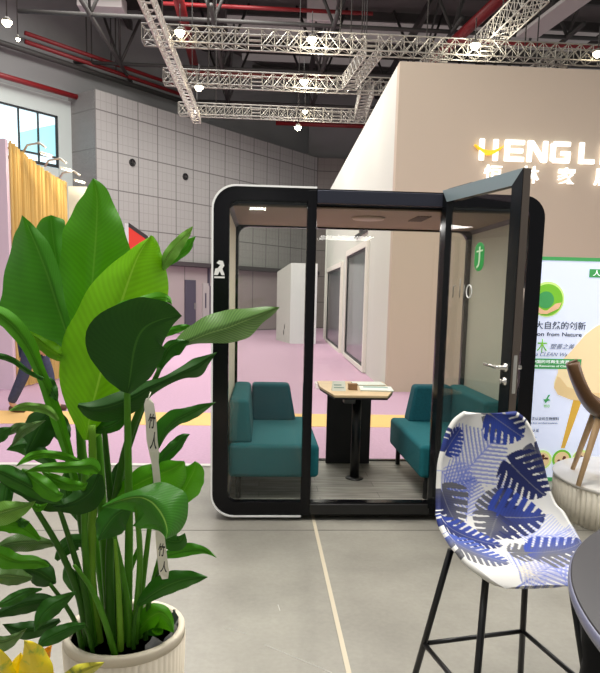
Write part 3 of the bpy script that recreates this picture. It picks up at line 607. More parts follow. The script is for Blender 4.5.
MB().lathe([(.075, 0), (.075, .008), (.04, .016), (0, .016)], 28).build('base_disc', M['black_m'], t, loc=(0, -.07, 0))
MB().box((-.19, .40, 0), (.20, .43, .70)).build('back_panel', M['jet'], t, bevel=.003)
MB().box((-.12, -.2, .64), (-.03, -.1, .70)).build('power_box', M['grey_box'], t, bevel=.006)
zt_ = .115+.735
t = thing('desk_card', 'small white card standing at the left of the oak table', 'card', (.62, 5.06, zt_))
MB().hexa([(-.055, -.03, 0), (.055, -.03, 0), (.055, .03, 0), (-.055, .03, 0), (-.05, .0, .075), (.05, .0, .075), (.05, .01, .075), (-.05, .01, .075)]).build('card', M['paper'], t)
MB().box((-.04, -.021, .022), (.04, -.019, .03)).box((-.04, -.013, .042), (.02, -.011, .05)).build('print', M['paper_print'], t)
t = thing('kraft_box', 'small brown box beside the white card on the oak table', 'box', (.74, 5.12, zt_))
MB().box((-.035, -.03, 0), (.035, .03, .04)).build('box_body', M['kraft'], t, bevel=.003); MB().box((-.037, -.032, .04), (.037, .032, .05)).build('lid', M['kraft'], t, bevel=.002)
t = thing('brochure', 'white brochure lying flat at the right of the oak table', 'brochure', (.935, 5.15, zt_), -.1)
MB().box((-.13, -.12, 0), (.13, .12, .008)).build('pages', M['paper'], t); MB().box((-.132, -.122, .008), (.132, .122, .010)).build('cover', M['paper'], t); MB().box((-.1, .02, .0101), (.1, .1, .0108)).build('print', M['paper_print'], t)
t = thing('brochure', 'second white brochure, behind the first on the oak table', 'brochure', (.92, 5.45, zt_), .05)
MB().box((-.13, -.1, 0), (.13, .1, .008)).build('pages', M['paper'], t); MB().box((-.132, -.102, .008), (.132, .102, .010)).build('cover', M['paper'], t)

# ================================================================== POSTER + PLINTH + BROWN CHAIR
YP = 5.47
po = thing('light_poster', 'tall pale green-edged light poster showing a beige chair beside the pod', 'poster', (0, YP, 0))
px0, px1 = 2.12, 3.6
MB().box((px0, .0, .0), (px1, .08, 1.965)).build('panel', M['poster'], po)
MB().box((px0, -.004, 1.935), (px1, .0, 1.965)).build('top_band', M['p_green'], po); MB().box((px0, -.004, 0), (px1, .0, .035)).build('bottom_band', M['p_green'], po)
def disc(x, z, r, y, name, m, parent, n=40, sq=1): return MB().prism([(x+r*math.cos(2*PI*i/n), z+r*sq*math.sin(2*PI*i/n)) for i in range(n)], y-.002, y).build(name, m, parent)
lg = MB().box((2.80, -.004, 1.80), (3.02, 0, 1.87)).build('logo_badge', M['p_green'], po); text('人居', 'logo_lettering', M['p_white'], lg, .13, .05, (2.83, -.006, 1.812), .02, .001)
ba = disc(2.445, 1.555, .15, -.003, 'round_badge', M['p_lime'], po)
disc(2.445, 1.55, .135, -.006, 'badge_ground', M['p_green2'], ba); disc(2.43, 1.55, .072, -.0085, 'badge_fruit', M['p_green'], ba)
MB().prism([(2.31, 1.52), (2.35, 1.50), (2.42, 1.46), (2.45, 1.46), (2.52, 1.52), (2.57, 1.53), (2.55, 1.48), (2.45, 1.43), (2.39, 1.43), (2.32, 1.48)], -.0125, -.009).build('badge_hands', M['p_skin'], ba)
text('来自大自然的创新', 'headline', M['p_text'], po, .60, .068, (2.205, -.003, 1.285), .006, .002)
for wd, wx, ww in (('Innovation', 2.17, .27), ('from', 2.465, .11), ('Nature', 2.60, .175)): text(wd, 'headline', M['p_text'], po, ww, .034, (wx, -.003, 1.225), .012, .002)
text('木', 'headline', M['p_green2'], po, .09, .12, (2.385, -.003, 1.08), .012, .002)
text('塑善之美', 'slogan', M['p_text2'], po, .22, .046, (2.50, -.003, 1.115), .0, .002, shear=.3)
text('To be a CLEAN Waste', 'slogan', M['p_text2'], po, .47, .034, (2.25, -.003, 1.05), .0, .002, shear=.4)
gb = MB().box((2.2, -.004, .945), (2.79, -.0, 1.035)).build('green_strip', M['p_green'], po)
text('来自中国的可再生资源', 'strip_lettering', M['p_white'], gb, .42, .03, (2.26, -.006, .993), .01, .001); text('Renewable Resources of China', 'strip_lettering', M['p_white'], gb, .42, .018, (2.26, -.006, .962), .01, .001)
sh = [(2.585, .94), (2.56, .84), (2.60, .78), (2.72, .735), (2.80, .73), (3.3, .73), (3.45, .9), (3.5, 1.3), (3.3, 1.42), (3.0, 1.4), (2.83, 1.3), (2.76, 1.22), (2.68, 1.12), (2.60, 1.03)]
sh = [tuple(q) for q in crs([(x, z+.03) for x, z in sh+sh[:1]], 60)[:-1]]
MB().prism(sh, -.0035, -.0005).build('printed_chair_shell', M['p_beige'], po); MB().prism([(2.585, .94), (2.56, .84), (2.60, .78), (2.72, .735), (2.80, .73), (3.3, .73), (3.2, .80), (2.85, .80), (2.68, .85), (2.61, .93)], -.005, -.0036).build('printed_chair_rim', M['p_beige2'], po)
MB().prism([(2.745, .735), (2.825, .735), (2.70, .30), (2.665, .30)], -.003, -.0005).build('printed_leg', M['p_leg'], po)
k = MB(); k.prism([(2.475, .615), (2.50, .62), (2.515, .655), (2.535, .66), (2.515, .625), (2.54, .61), (2.51, .60), (2.50, .58)], -.003, 0); k.build('leaf_mark', M['p_green'], po)
text('eco', 'mark_lettering', M['p_green2'], po, .05, .025, (2.485, -.003, .545), 0, .002)
text('一次认证的生物塑料', 'small_print', M['p_text'], po, .28, .03, (2.35, -.003, .46), 0, .002); text('The first certified bioplastic', 'small_print', M['p_text2'], po, .27, .018, (2.35, -.003, .425), 0, .002)
text('生态认证', 'small_print', M['p_text'], po, .12, .03, (2.335, -.003, .355), 0, .002); text('Certified', 'small_print', M['p_text2'], po, .10, .015, (2.335, -.003, .30), 0, .002)
for i, (x, z) in enumerate(((2.50, .195), (2.68, .20), (2.86, .20))):
    rg = disc(x, z, .088, -.004, 'picture_ring', M['p_lime'] if i != 1 else M['p_green2'], po); disc(x, z, .068, -.0065, 'picture', M['p_food'], rg)
    k = MB()
    for j in range(9):
        a = random.uniform(0, 6.28); r = random.uniform(.01, .05); cx_, cz_ = x+r*math.cos(a), z+r*math.sin(a); q = random.uniform(.008, .016)
        k.prism([(cx_+q*math.cos(2*PI*m/8), cz_+q*math.sin(2*PI*m/8)) for m in range(8)], -.0085-.0003*j, -.0067)
    k.build('picture_bits', M['p_food2'], rg)

for ch_ in bpy.data.objects:
    if ch_.parent == po:
        n_ = ch_.name.split('.')[0]
        ch_.location.z += {'round_badge': .05, 'headline': .065, 'slogan': .065, 'green_strip': .06, 'leaf_mark': .12, 'mark_lettering': .12, 'small_print': .09}.get(n_, 0)
t = thing('display_plinth', 'low round white fluted plinth carrying the brown chair', 'plinth', (2.88, 4.57, 0))
MB().lathe([(.62, 0), (.62, .27)], 540, fl=.02, nf=90).build('fluted_side', M['plinth'], t)
MB().lathe([(.635, .27), (.64, .285), (.635, .295), (0, .295)], 96).build('top', M['plinth_top'], t)
# brown shell chair
CHX, CHY, CHR = 2.56, 4.47, 1.19
t = thing('shell_chair', 'brown plastic shell chair on pale wooden legs, standing on the plinth', 'chair', (CHX, CHY, .297), CHR)
def shell_grid(prof, width, nu, nv, curl, thick):
    """prof: list of (d, z) centre line from back top to front lip; width(v); returns front grid points [v][u]"""
    pts = [Vector((0, d, z)) for d, z in prof]
    # Catmull-Rom sample
    def cr(tt):
        nseg = len(pts)-1; f = min(tt*nseg, nseg-1e-6); i = int(f); q = f-i
        a, b_, c_, d_ = pts[max(i-1, 0)], pts[i], pts[i+1], pts[min(i+2, nseg)]
        return .5*((2*b_)+(c_-a)*q+(2*a-5*b_+4*c_-d_)*q*q+(3*b_-a-3*c_+d_)*q**3)
    g = []
    for j in range(nv+1):
        v = j/nv; c_ = cr(v); tn = (cr(min(v+.01, 1))-cr(max(v-.01, 0))).normalized(); nn = Vector((1, 0, 0)).cross(tn)   # surface normal (towards the sitter)
        nn = -nn
        row = []
        for i in range(nu+1):
            u = -1+2*i/nu; w = width(v); x = w*math.sin(u*1.25)/math.sin(1.25); row.append(c_+Vector((x, 0, 0))+nn*curl(v)*abs(u)**2.4)
        g.append(row)
    return g
def shell_obj(name, g, thick, m, parent, colf=None):
    nv, nu = len(g)-1, len(g[0])-1; vs = [p for row in g for p in row]; n = nu+1
    fs = [(j*n+i, j*n+i+1, (j+1)*n+i+1, (j+1)*n+i) for j in range(nv) for i in range(nu)]
    me = bpy.data.meshes.new(name); me.from_pydata([tuple(v) for v in vs], [], fs); me.polygons.foreach_set('use_smooth', [True]*len(fs)); me.materials.append(m)
    if colf is not None:
        a = me.color_attributes.new('print', 'FLOAT_COLOR', 'POINT'); a.data.foreach_set('color', colf.astype(np.float32).ravel())
    o = bpy.data.objects.new(name, me); COL.objects.link(o); o.parent = parent
    s = o.modifiers.new('solid', 'SOLIDIFY'); s.thickness = thick; s.offset = 0
    return o
prof = [(.35, .385), (.305, .26), (.235, .12), (.15, .03), (.02, 0), (-.12, .0), (-.20, .015), (-.235, -.01)]
wf = lambda v: .245*(1-.6*(max(0, .3-v)/.3)**1.5-.12*max(0, v-.85)/.15)
g_ = shell_grid([(d, z+.455) for d, z in prof], wf, 24, 30, lambda v: .085*(1-.75*v)+.05*math.exp(-((v-.45)/.2)**2), .01)
shell_obj('seat_shell', g_, .012, M['brown_shell'], t)
for sx_, sy in ((-1, -1), (1, -1), (-1, 1), (1, 1)):
    MB().tube([(sx_*.14, sy*.12, .47), (sx_*.245, sy*.23, 0)], [.026, .017], 12).build('leg', M['pale_wood'], t)
MB().box((-.15, -.13, .43), (.15, .13, .452)).build('seat_bracket', M['black_m'], t, bevel=.005)

# ================================================================== BAR STOOL
SX, SY, SR = .915, 2.22, .20
stool = thing('bar_stool', 'bar stool with blue palm leaf print seat on black legs', 'stool', (SX, SY, 0), SR)
prof = [(.262, 1.145), (.245, 1.04), (.222, .935), (.195, .825), (.155, .75), (.08, .705), (-.03, .687), (-.12, .683), (-.185, .675), (-.225, .648)]
def wfun(v):
    xs = [0, .015, .045, .09, .2, .34, .48, .6, .72, .82, .89, .94, .98, 1]; ws = [.092, .122, .152, .178, .21, .228, .245, .25, .238, .218, .19, .16, .128, .105]
    return float(sum(np.interp(min(max(v+q, 0), 1), xs, ws) for q in (-.02, -.01, 0, .01, .02))/5)
NU, NV = 150, 330
g_ = shell_grid(prof, wfun, NU, NV, lambda v: (.03+.055*math.exp(-((v-.5)/.2)**2))*(1-max(0, v-.75)*4.4), .01)
# leaf print: surface coordinates (a across, b down) in metres
aa = np.zeros((NV+1, NU+1)); bb = np.zeros((NV+1, NU+1))
acc = 0
for j in range(NV+1):
    if j: acc += (g_[j][NU//2]-g_[j-1][NU//2]).length
    for i in range(NU+1): aa[j, i] = g_[j][i].x; bb[j, i] = acc
img = np.zeros((NV+1, NU+1, 3)); img[:] = lin((232, 230, 224))
rng = np.random.RandomState(3)
def sm(x, a, b): 
    t_ = np.clip((x-a)/(b-a), 0, 1); return t_*t_*(3-2*t_)
def paint(mask, col): img[:] = img*(1-mask[..., None])+col*mask[..., None]
def monstera(cx, cy, ang, L, c0, c1, wid=.62, nf=6, gap=.26):
    ca, sa = math.cos(ang), math.sin(ang); x = ((aa-cx)*ca+(bb-cy)*sa)/L; y = (-(aa-cx)*sa+(bb-cy)*ca)/L
    xs = np.clip(x+.18, 0, 1.18)/1.18
    w = wid*np.power(np.sin(PI*np.power(xs, .72)), .65)*(x < 1)*(x > -.18)
    w = w*(1+.06*np.sin(9*x))
    k = (x-.55*np.abs(y)+.12*np.abs(y)**2)*nf+.35*np.sign(y)
    fr = k-np.floor(k); rel = np.abs(y)/np.maximum(w, 1e-4)
    slit = (fr < gap*(.5+rel))*(rel > .34)*(x > -.02)
    notch = (np.abs(y) < .05-.25*(x+.18)) * (x < .02)
    m_ = (rel < 1)*(~slit)*(~notch)*(w > 0)
    mix = sm(y/wid+.25*np.sin(6*x)+.5*x, -.7, .9)[..., None]
    streak = (.86+.22*(np.sin(k*2*PI*3)*.5+.5))[..., None]
    col = (np.array(lin(c0))*(1-mix)+np.array(lin(c1))*mix)*streak
    rib = np.abs(y) < .014
    col = np.where(rib[..., None], col*.6+.12, col)
    paint(m_.astype(float), col)
def palm(cx, cy, ang, L, c0, c1, wid=.5, nf=15, alpha=.95):
    ca, sa = math.cos(ang), math.sin(ang); x = ((aa-cx)*ca+(bb-cy)*sa)/L; y = (-(aa-cx)*sa+(bb-cy)*ca)/L
    k = (x-.75*np.abs(y))*nf; fr = k-np.floor(k); idx = np.floor(k)
    rnd = np.sin(idx*12.9+np.sign(y)*3.7)*.5+.5
    w = wid*np.power(np.clip(np.sin(PI*np.clip(x-.3*np.abs(y)+.1, 0, 1)**.8), 0, 1), .7)*(.72+.45*rnd)
    rel = np.abs(y)/np.maximum(w, 1e-4)
    m_ = (rel < 1)*(fr > .2+.36*rel)*(x > -.1)*(x < 1.05)
    m_ = m_*alpha*(.75+.25*np.sin(k*2*PI*2))
    mix = sm(x+.4*rnd, .1, 1.1)[..., None]
    paint(np.clip(m_, 0, 1), np.array(lin(c0))*(1-mix)+np.array(lin(c1))*mix)
    paint(((np.abs(y) < .012)*(x > -.25)*(x < .98)).astype(float)*.8, np.array(lin(c0)))
NAVY, BLUE, MIDB, LIL, PALE, GRY, CREAM = (22, 34, 92), (44, 70, 166), (72, 98, 190), (128, 140, 214), (190, 198, 232), (106, 106, 112), (222, 212, 180)
yy_, xx_ = bb, aa
# leaves laid out on a 0..1 grid: a from the left (-1) to the right (1) margin, b from the back top (0) to the front lip (1)
def AB(a, b):
    j = min(int(b*NV), NV); return g_[j][NU//2].x + a*wfun(b), float(bb[j, NU//2])
def pl(a, b, *r, **k): palm(*AB(a, b), *r, **k)
def mo(a, b, *r, **k): monstera(*AB(a, b), *r, **k)
pl(-.5, .25, -.8, .24, LIL, MIDB, .62, 12); pl(-.95, .24, .75, .15, LIL, LIL, .65, 9); pl(-.45, .42, -1.35, .16, LIL, MIDB, .65, 10); pl(-.85, .30, -.3, .15, MIDB, LIL, .65, 9); pl(.0, .33, .4, .12, PALE, LIL, .65, 9)
pl(.35, .57, .35, .17, LIL, PALE, .65, 10); pl(.75, .62, 1.0, .14, LIL, PALE, .6, 9); pl(-.2, .95, -.45, .25, MIDB, LIL, .62, 12); pl(.75, .97, -1.9, .17, LIL, CREAM, .65, 10); pl(-.15, .84, .9, .10, CREAM, LIL, .65, 8)
mo(-.1, .015, -.1, .10, GRY, GRY, .75, 4); mo(.15, .02, .6, .15, NAVY, BLUE, .62, 5); mo(-.95, .15, -.9, .11, NAVY, BLUE, .55, 6); mo(.95, .14, 1.3, .11, NAVY, GRY, .55, 5)
mo(.42, .21, .8, .18, NAVY, NAVY, .58, 6); mo(-.95, .31, 1.25, .17, GRY, NAVY, .65, 5)
mo(.1, .43, -1.35, .11, GRY, NAVY, .85, 4); mo(.05, .44, .12, .19, BLUE, NAVY, .62, 5); mo(.05, .45, 2.1, .13, NAVY, GRY, .68, 4)
mo(-.9, .545, .42, .22, BLUE, NAVY, .38, 8); mo(-.92, .66, .6, .20, MIDB, GRY, .48, 8)
mo(-.02, .69, .1, .11, GRY, GRY, .65, 4); mo(.3, .70, .1, .18, BLUE, GRY, .6, 6)
colf = np.concatenate([img, np.ones((NV+1, NU+1, 1))], 2).reshape(-1, 4)
shell_obj('seat_shell', g_, .02, M['fabric'], stool, colf).rotation_euler = (0, 0, -.14)
MB().box((-.15, -.13, .645), (.15, .12, .658)).tube([(-.13, -.12, .65), (.13, .12, .65)], .012, 8).tube([(.13, -.12, .65), (-.13, .12, .65)], .012, 8).build('seat_mount', M['black_m'], stool)
LEG = {}
for sx_ in (-1, 1):
    for sy in (-1, 1):
        a = Vector((sx_*.165, sy*.125, .65)); b_ = Vector((sx_*.255, sy*.235, 0)); LEG[sx_, sy] = (a, b_)
        lg_ = MB().tube([a, b_], [.0125, .0125], 12).build('leg', M['black_m'], stool); MB().tube([b_+Vector((0, 0, .012)), b_], .0135, 10).build('leg_cap', M['cloth'], lg_)
def legp(kk, z): a, b_ = LEG[kk]; return a.lerp(b_, (.65-z)/.65)
for p_, q_ in (((-1, -1), (1, -1)), ((1, -1), (1, 1)), ((1, 1), (-1, 1)), ((-1, 1), (-1, -1))):
    MB().tube([legp(p_, .24), legp(q_, .24)], .0095, 10).build('footrest', M['black_m'], stool)

# ------------------------------------------------------------------ round table with a black cloth-wrapped base
t = thing('round_table', 'dark grey round table at the right edge in front of the stool', 'table', (1.287, .90, 0))
MB().lathe([(.715, 1.018), (.727, 1.021), (.731, 1.03), (.731, 1.042), (.727, 1.047)], 160).build('edge_band', M['table_edge'], t)
MB().lathe([(.727, 1.047), (.724, 1.05), (0, 1.05)], 160).build('tabletop', M['table_top'], t)
MB().lathe([(.3, 0), (.3, .012), (.06, .03), (.05, .06), (.05, 1.01), (0, 1.012)], 40).build('pedestal', M['black_m'], t)
# black draped bag hanging by the table
t = thing('black_jacket', 'black draped cloth standing beneath the edge of the round table', 'jacket', (.985, 1.62, 0))
vs = []; n = 28; hs = 14
for j in range(hs+1):
    z = .05+.87*j/hs; r = .135-.06*j/hs+.012*math.sin(j*1.3)
    for i in range(n):
        a = 2*PI*i/n; rr = r*(1+.10*math.sin(5*a+j*.35)+.05*math.sin(9*a-j*.5)); vs.append((rr*math.cos(a), rr*.7*math.sin(a), z))
MB().add(vs, [(j*n+i, j*n+(i+1) % n, (j+1)*n+(i+1) % n, (j+1)*n+i) for j in range(hs) for i in range(n)]+[tuple(range(n))[::-1], tuple(hs*n+i for i in range(n))], True).build('cloth', M['cloth'], t)
MB().tube([(0, 0, 0), (0, 0, 1.012)], .012, 8).build('stand_rod', M['black_m'], t); MB().lathe([(.1, 0), (.1, .01), (.02, .02), (0, .02)], 20).build('stand_base', M['black_m'], t)

# ================================================================== PLANTS
PX, PY, PZ = -.425, 2.0, .52
plant = thing('potted_plant', 'big leafy green plant in a fluted cream pot at the left', 'plant', (PX, PY, 0))
def plant_local(v): return v - Vector((PX, PY, 0))
R_ = .19
MB().lathe([(R_*.86, 0), (R_*.9, .02), (R_*.995, PZ-.03)], 360, fl=.022, nf=60).build('pot_side', M['pot'], plant)
MB().lathe([(R_*1.0, PZ-.03), (R_*1.005, PZ-.005), (R_*.99, PZ), (R_*.9, PZ), (R_*.885, PZ-.01), (R_*.87, PZ-.13)], 64).build('pot_rim', M['pot'], plant)
MB().lathe([(R_*.87, PZ-.12), (R_*.4, PZ-.09), (0, PZ-.085)], 40).build('soil', M['soil'], plant)
k = MB(); vs = []
for i in range(21):
    a = -1.0+1.7*i/20; w = .008*math.sin(i*1.9)
    vs += [((R_*.84)*math.cos(a), (R_*.84)*math.sin(a), PZ-.1), ((R_*.855+w)*math.cos(a), (R_*.855+w)*math.sin(a), PZ+.012+.018*math.sin(i*.9))]
k.add(vs, [(2*i, 2*i+2, 2*i+3, 2*i+1) for i in range(20)], True); k.build('pot_liner', M['liner'], plant)

def leaf(m, Y, st, dl=.05, dr=.05, parent=None, org=None, wav=.006, name='leaf', cup=0.0, n=34, nc=14):
    """blade along a midrib: stations (x, y, left width, right width), Y = (base depth, tip depth); dl, dr = how far the two margins bend back"""
    par = parent or plant; org = org or Vector((PX, PY, 0))
    S = crs(st, n); S[:, 2:] = np.clip(S[:, 2:], 0, None)
    vs = []; uv = []
    ph = random.uniform(0, 6)
    for j in range(n):
        a = S[max(j-1, 0)]; b_ = S[min(j+1, n-1)]; tx, ty = b_[0]-a[0], b_[1]-a[1]; L = math.hypot(tx, ty) or 1; tx /= L; ty /= L
        u = j/(n-1); Ym = Y[0]+(Y[1]-Y[0])*u
        for i in range(nc+1):
            q = -1+2*i/nc; w = S[j, 2] if q < 0 else S[j, 3]; qq = abs(q)
            nx, ny = (ty, -tx) if q < 0 else (-ty, tx)
            off = (dl if q < 0 else dr)*qq**1.4*min(1, w/18) + .006*(1-min(1, qq*7)) + wav*math.sin(u*19+ph+(2 if q < 0 else 0))*qq**2 - cup*math.sin(PI*u)
            edge = 1+.025*math.sin(u*31+ph*2+(3 if q < 0 else 0))*qq
            p_ = at(S[j, 0]+nx*w*qq*edge, S[j, 1]+ny*w*qq*edge, Ym+off)
            vs.append(p_-org); uv.append((u, .5+.5*q))
    w_n = nc+1
    fs = [(j*w_n+i, j*w_n+i+1, (j+1)*w_n+i+1, (j+1)*w_n+i) for j in range(n-1) for i in range(nc)]
    me = bpy.data.meshes.new(name); me.from_pydata([tuple(v) for v in vs], [], fs); me.polygons.foreach_set('use_smooth', [True]*len(fs)); me.materials.append(m)
    ul = me.uv_layers.new(name='UVMap'); idx = np.zeros(len(me.loops), int); me.loops.foreach_get('vertex_index', idx); ul.data.foreach_set('uv', np.array(uv)[idx].ravel())
    o = bpy.data.objects.new(name, me); COL.objects.link(o); o.parent = par
    return o
def stem(m, pts, r0, r1, parent=None, org=None, base=None):
    """petiole through (x, y, Y) pixels, thick end last"""
    org = org or Vector((PX, PY, 0)); P_ = [at(*q)-org for q in pts]
    if base: P_.append(Vector(base))
    C_ = crs([tuple(v) for v in P_], 22); nn_ = len(C_)
    return MB().tube([Vector(c_) for c_ in C_], [r0+(r1-r0)*(i/(nn_-1))**.8 for i in range(nn_)], 10).build('stem', m, parent or plant)
B, MI, G, DK, DP, PA, FR, SI = (M[k_] for k_ in ('l_bright', 'l_mid', 'l_green', 'l_dark', 'l_deep', 'l_pale', 'l_front', 'l_silver'))
# crown
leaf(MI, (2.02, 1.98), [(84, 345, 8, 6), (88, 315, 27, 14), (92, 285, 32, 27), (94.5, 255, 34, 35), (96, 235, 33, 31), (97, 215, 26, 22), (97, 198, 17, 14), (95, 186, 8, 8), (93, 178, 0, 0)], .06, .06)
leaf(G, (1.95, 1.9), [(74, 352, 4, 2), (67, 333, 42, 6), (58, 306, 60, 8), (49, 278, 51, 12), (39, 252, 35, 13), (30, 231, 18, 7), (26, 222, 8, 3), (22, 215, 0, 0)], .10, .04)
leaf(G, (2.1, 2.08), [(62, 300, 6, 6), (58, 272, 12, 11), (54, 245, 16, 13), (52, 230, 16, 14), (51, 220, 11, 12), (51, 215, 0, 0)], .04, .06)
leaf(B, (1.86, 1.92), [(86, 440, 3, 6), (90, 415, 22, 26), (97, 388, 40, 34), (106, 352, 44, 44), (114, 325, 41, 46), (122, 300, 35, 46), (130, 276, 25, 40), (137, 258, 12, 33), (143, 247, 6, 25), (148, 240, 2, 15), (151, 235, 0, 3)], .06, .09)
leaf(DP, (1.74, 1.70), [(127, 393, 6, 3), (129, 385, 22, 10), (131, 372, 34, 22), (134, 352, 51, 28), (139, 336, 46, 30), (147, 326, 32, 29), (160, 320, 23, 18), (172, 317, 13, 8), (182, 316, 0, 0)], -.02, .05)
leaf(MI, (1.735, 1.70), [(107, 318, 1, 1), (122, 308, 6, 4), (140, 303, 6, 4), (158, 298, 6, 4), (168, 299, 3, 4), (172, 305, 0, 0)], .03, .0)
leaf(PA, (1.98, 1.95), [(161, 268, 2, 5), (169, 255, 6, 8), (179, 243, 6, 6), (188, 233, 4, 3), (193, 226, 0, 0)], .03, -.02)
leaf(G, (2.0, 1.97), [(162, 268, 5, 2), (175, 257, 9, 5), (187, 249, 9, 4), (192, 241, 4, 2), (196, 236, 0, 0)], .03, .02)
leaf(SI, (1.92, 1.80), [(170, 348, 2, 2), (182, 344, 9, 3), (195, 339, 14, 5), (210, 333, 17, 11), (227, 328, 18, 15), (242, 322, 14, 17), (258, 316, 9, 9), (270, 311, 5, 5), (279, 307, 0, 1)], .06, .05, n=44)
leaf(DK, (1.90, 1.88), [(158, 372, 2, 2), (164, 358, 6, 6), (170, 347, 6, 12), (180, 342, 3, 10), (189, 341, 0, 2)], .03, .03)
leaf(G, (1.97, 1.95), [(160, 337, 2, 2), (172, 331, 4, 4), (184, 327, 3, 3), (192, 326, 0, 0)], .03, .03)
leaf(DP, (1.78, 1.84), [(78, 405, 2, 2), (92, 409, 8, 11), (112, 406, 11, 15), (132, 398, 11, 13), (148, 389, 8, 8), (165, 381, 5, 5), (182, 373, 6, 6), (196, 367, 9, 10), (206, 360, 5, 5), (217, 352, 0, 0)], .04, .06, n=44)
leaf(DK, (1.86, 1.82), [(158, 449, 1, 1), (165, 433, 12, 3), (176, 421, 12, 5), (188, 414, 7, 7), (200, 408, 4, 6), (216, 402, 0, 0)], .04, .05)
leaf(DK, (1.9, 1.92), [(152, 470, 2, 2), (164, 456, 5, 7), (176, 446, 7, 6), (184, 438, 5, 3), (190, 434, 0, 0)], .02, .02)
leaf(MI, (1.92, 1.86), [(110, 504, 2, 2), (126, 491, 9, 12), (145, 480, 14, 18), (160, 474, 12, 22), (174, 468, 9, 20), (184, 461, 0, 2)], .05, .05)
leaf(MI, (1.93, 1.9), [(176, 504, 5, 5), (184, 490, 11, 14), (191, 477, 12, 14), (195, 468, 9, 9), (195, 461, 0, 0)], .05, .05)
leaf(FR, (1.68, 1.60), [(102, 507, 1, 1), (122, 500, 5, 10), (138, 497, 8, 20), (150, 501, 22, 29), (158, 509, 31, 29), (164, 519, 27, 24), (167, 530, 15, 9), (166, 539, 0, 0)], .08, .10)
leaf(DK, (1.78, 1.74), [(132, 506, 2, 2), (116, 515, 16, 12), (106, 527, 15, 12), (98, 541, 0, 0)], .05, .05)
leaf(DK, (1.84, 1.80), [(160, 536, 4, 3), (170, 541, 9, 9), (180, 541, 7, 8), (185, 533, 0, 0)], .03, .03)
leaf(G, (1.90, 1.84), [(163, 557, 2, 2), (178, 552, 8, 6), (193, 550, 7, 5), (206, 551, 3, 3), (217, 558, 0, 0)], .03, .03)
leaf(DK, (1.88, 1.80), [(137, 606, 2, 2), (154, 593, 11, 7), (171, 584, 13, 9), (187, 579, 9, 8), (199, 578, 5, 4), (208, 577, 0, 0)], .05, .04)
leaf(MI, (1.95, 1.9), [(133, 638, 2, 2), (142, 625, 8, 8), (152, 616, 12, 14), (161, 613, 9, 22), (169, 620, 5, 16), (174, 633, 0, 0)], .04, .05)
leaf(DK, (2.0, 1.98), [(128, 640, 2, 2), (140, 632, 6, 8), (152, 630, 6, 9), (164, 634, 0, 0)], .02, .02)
# left side
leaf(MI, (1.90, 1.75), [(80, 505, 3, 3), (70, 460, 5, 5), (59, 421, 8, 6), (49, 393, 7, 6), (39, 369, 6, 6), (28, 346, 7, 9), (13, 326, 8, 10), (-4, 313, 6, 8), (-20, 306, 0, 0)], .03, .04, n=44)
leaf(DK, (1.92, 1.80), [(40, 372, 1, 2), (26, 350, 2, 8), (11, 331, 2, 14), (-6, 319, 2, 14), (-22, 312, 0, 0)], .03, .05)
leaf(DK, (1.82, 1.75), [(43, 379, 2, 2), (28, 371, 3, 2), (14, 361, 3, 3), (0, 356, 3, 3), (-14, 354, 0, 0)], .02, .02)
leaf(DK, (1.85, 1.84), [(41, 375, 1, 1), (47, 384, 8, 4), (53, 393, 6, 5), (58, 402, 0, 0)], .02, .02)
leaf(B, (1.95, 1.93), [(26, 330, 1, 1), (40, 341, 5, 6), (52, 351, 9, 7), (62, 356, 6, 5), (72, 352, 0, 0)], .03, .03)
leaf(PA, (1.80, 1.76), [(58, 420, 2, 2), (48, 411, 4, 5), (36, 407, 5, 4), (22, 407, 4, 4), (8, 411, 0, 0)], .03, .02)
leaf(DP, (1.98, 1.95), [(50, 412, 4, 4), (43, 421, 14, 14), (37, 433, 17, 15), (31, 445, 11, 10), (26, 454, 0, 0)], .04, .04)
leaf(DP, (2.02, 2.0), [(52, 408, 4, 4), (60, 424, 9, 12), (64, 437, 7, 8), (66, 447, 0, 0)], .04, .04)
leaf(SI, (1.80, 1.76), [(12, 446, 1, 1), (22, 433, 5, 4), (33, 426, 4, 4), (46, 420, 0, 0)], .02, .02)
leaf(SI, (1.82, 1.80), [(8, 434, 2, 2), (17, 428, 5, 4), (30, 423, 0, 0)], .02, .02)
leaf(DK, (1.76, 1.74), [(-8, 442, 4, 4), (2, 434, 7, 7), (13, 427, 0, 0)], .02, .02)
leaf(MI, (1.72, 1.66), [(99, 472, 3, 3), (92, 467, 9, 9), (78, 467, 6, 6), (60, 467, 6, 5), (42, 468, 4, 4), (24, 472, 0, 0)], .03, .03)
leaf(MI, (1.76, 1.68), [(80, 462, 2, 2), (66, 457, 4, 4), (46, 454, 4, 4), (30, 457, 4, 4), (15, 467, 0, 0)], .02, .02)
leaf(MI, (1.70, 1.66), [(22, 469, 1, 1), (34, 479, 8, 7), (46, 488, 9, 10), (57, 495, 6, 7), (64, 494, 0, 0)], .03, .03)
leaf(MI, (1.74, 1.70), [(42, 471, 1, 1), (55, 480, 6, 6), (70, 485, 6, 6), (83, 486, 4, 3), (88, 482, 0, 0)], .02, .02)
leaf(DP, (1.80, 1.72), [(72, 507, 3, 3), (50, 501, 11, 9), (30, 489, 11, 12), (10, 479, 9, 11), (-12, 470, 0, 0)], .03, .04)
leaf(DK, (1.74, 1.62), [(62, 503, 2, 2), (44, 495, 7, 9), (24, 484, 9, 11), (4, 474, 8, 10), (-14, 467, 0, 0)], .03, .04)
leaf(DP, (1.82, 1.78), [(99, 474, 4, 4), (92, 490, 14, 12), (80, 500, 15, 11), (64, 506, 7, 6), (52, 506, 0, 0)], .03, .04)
leaf(DK, (1.78, 1.72), [(10, 475, 3, 3), (6, 490, 8, 9), (4, 505, 6, 8), (2, 518, 0, 0)], .03, .03)
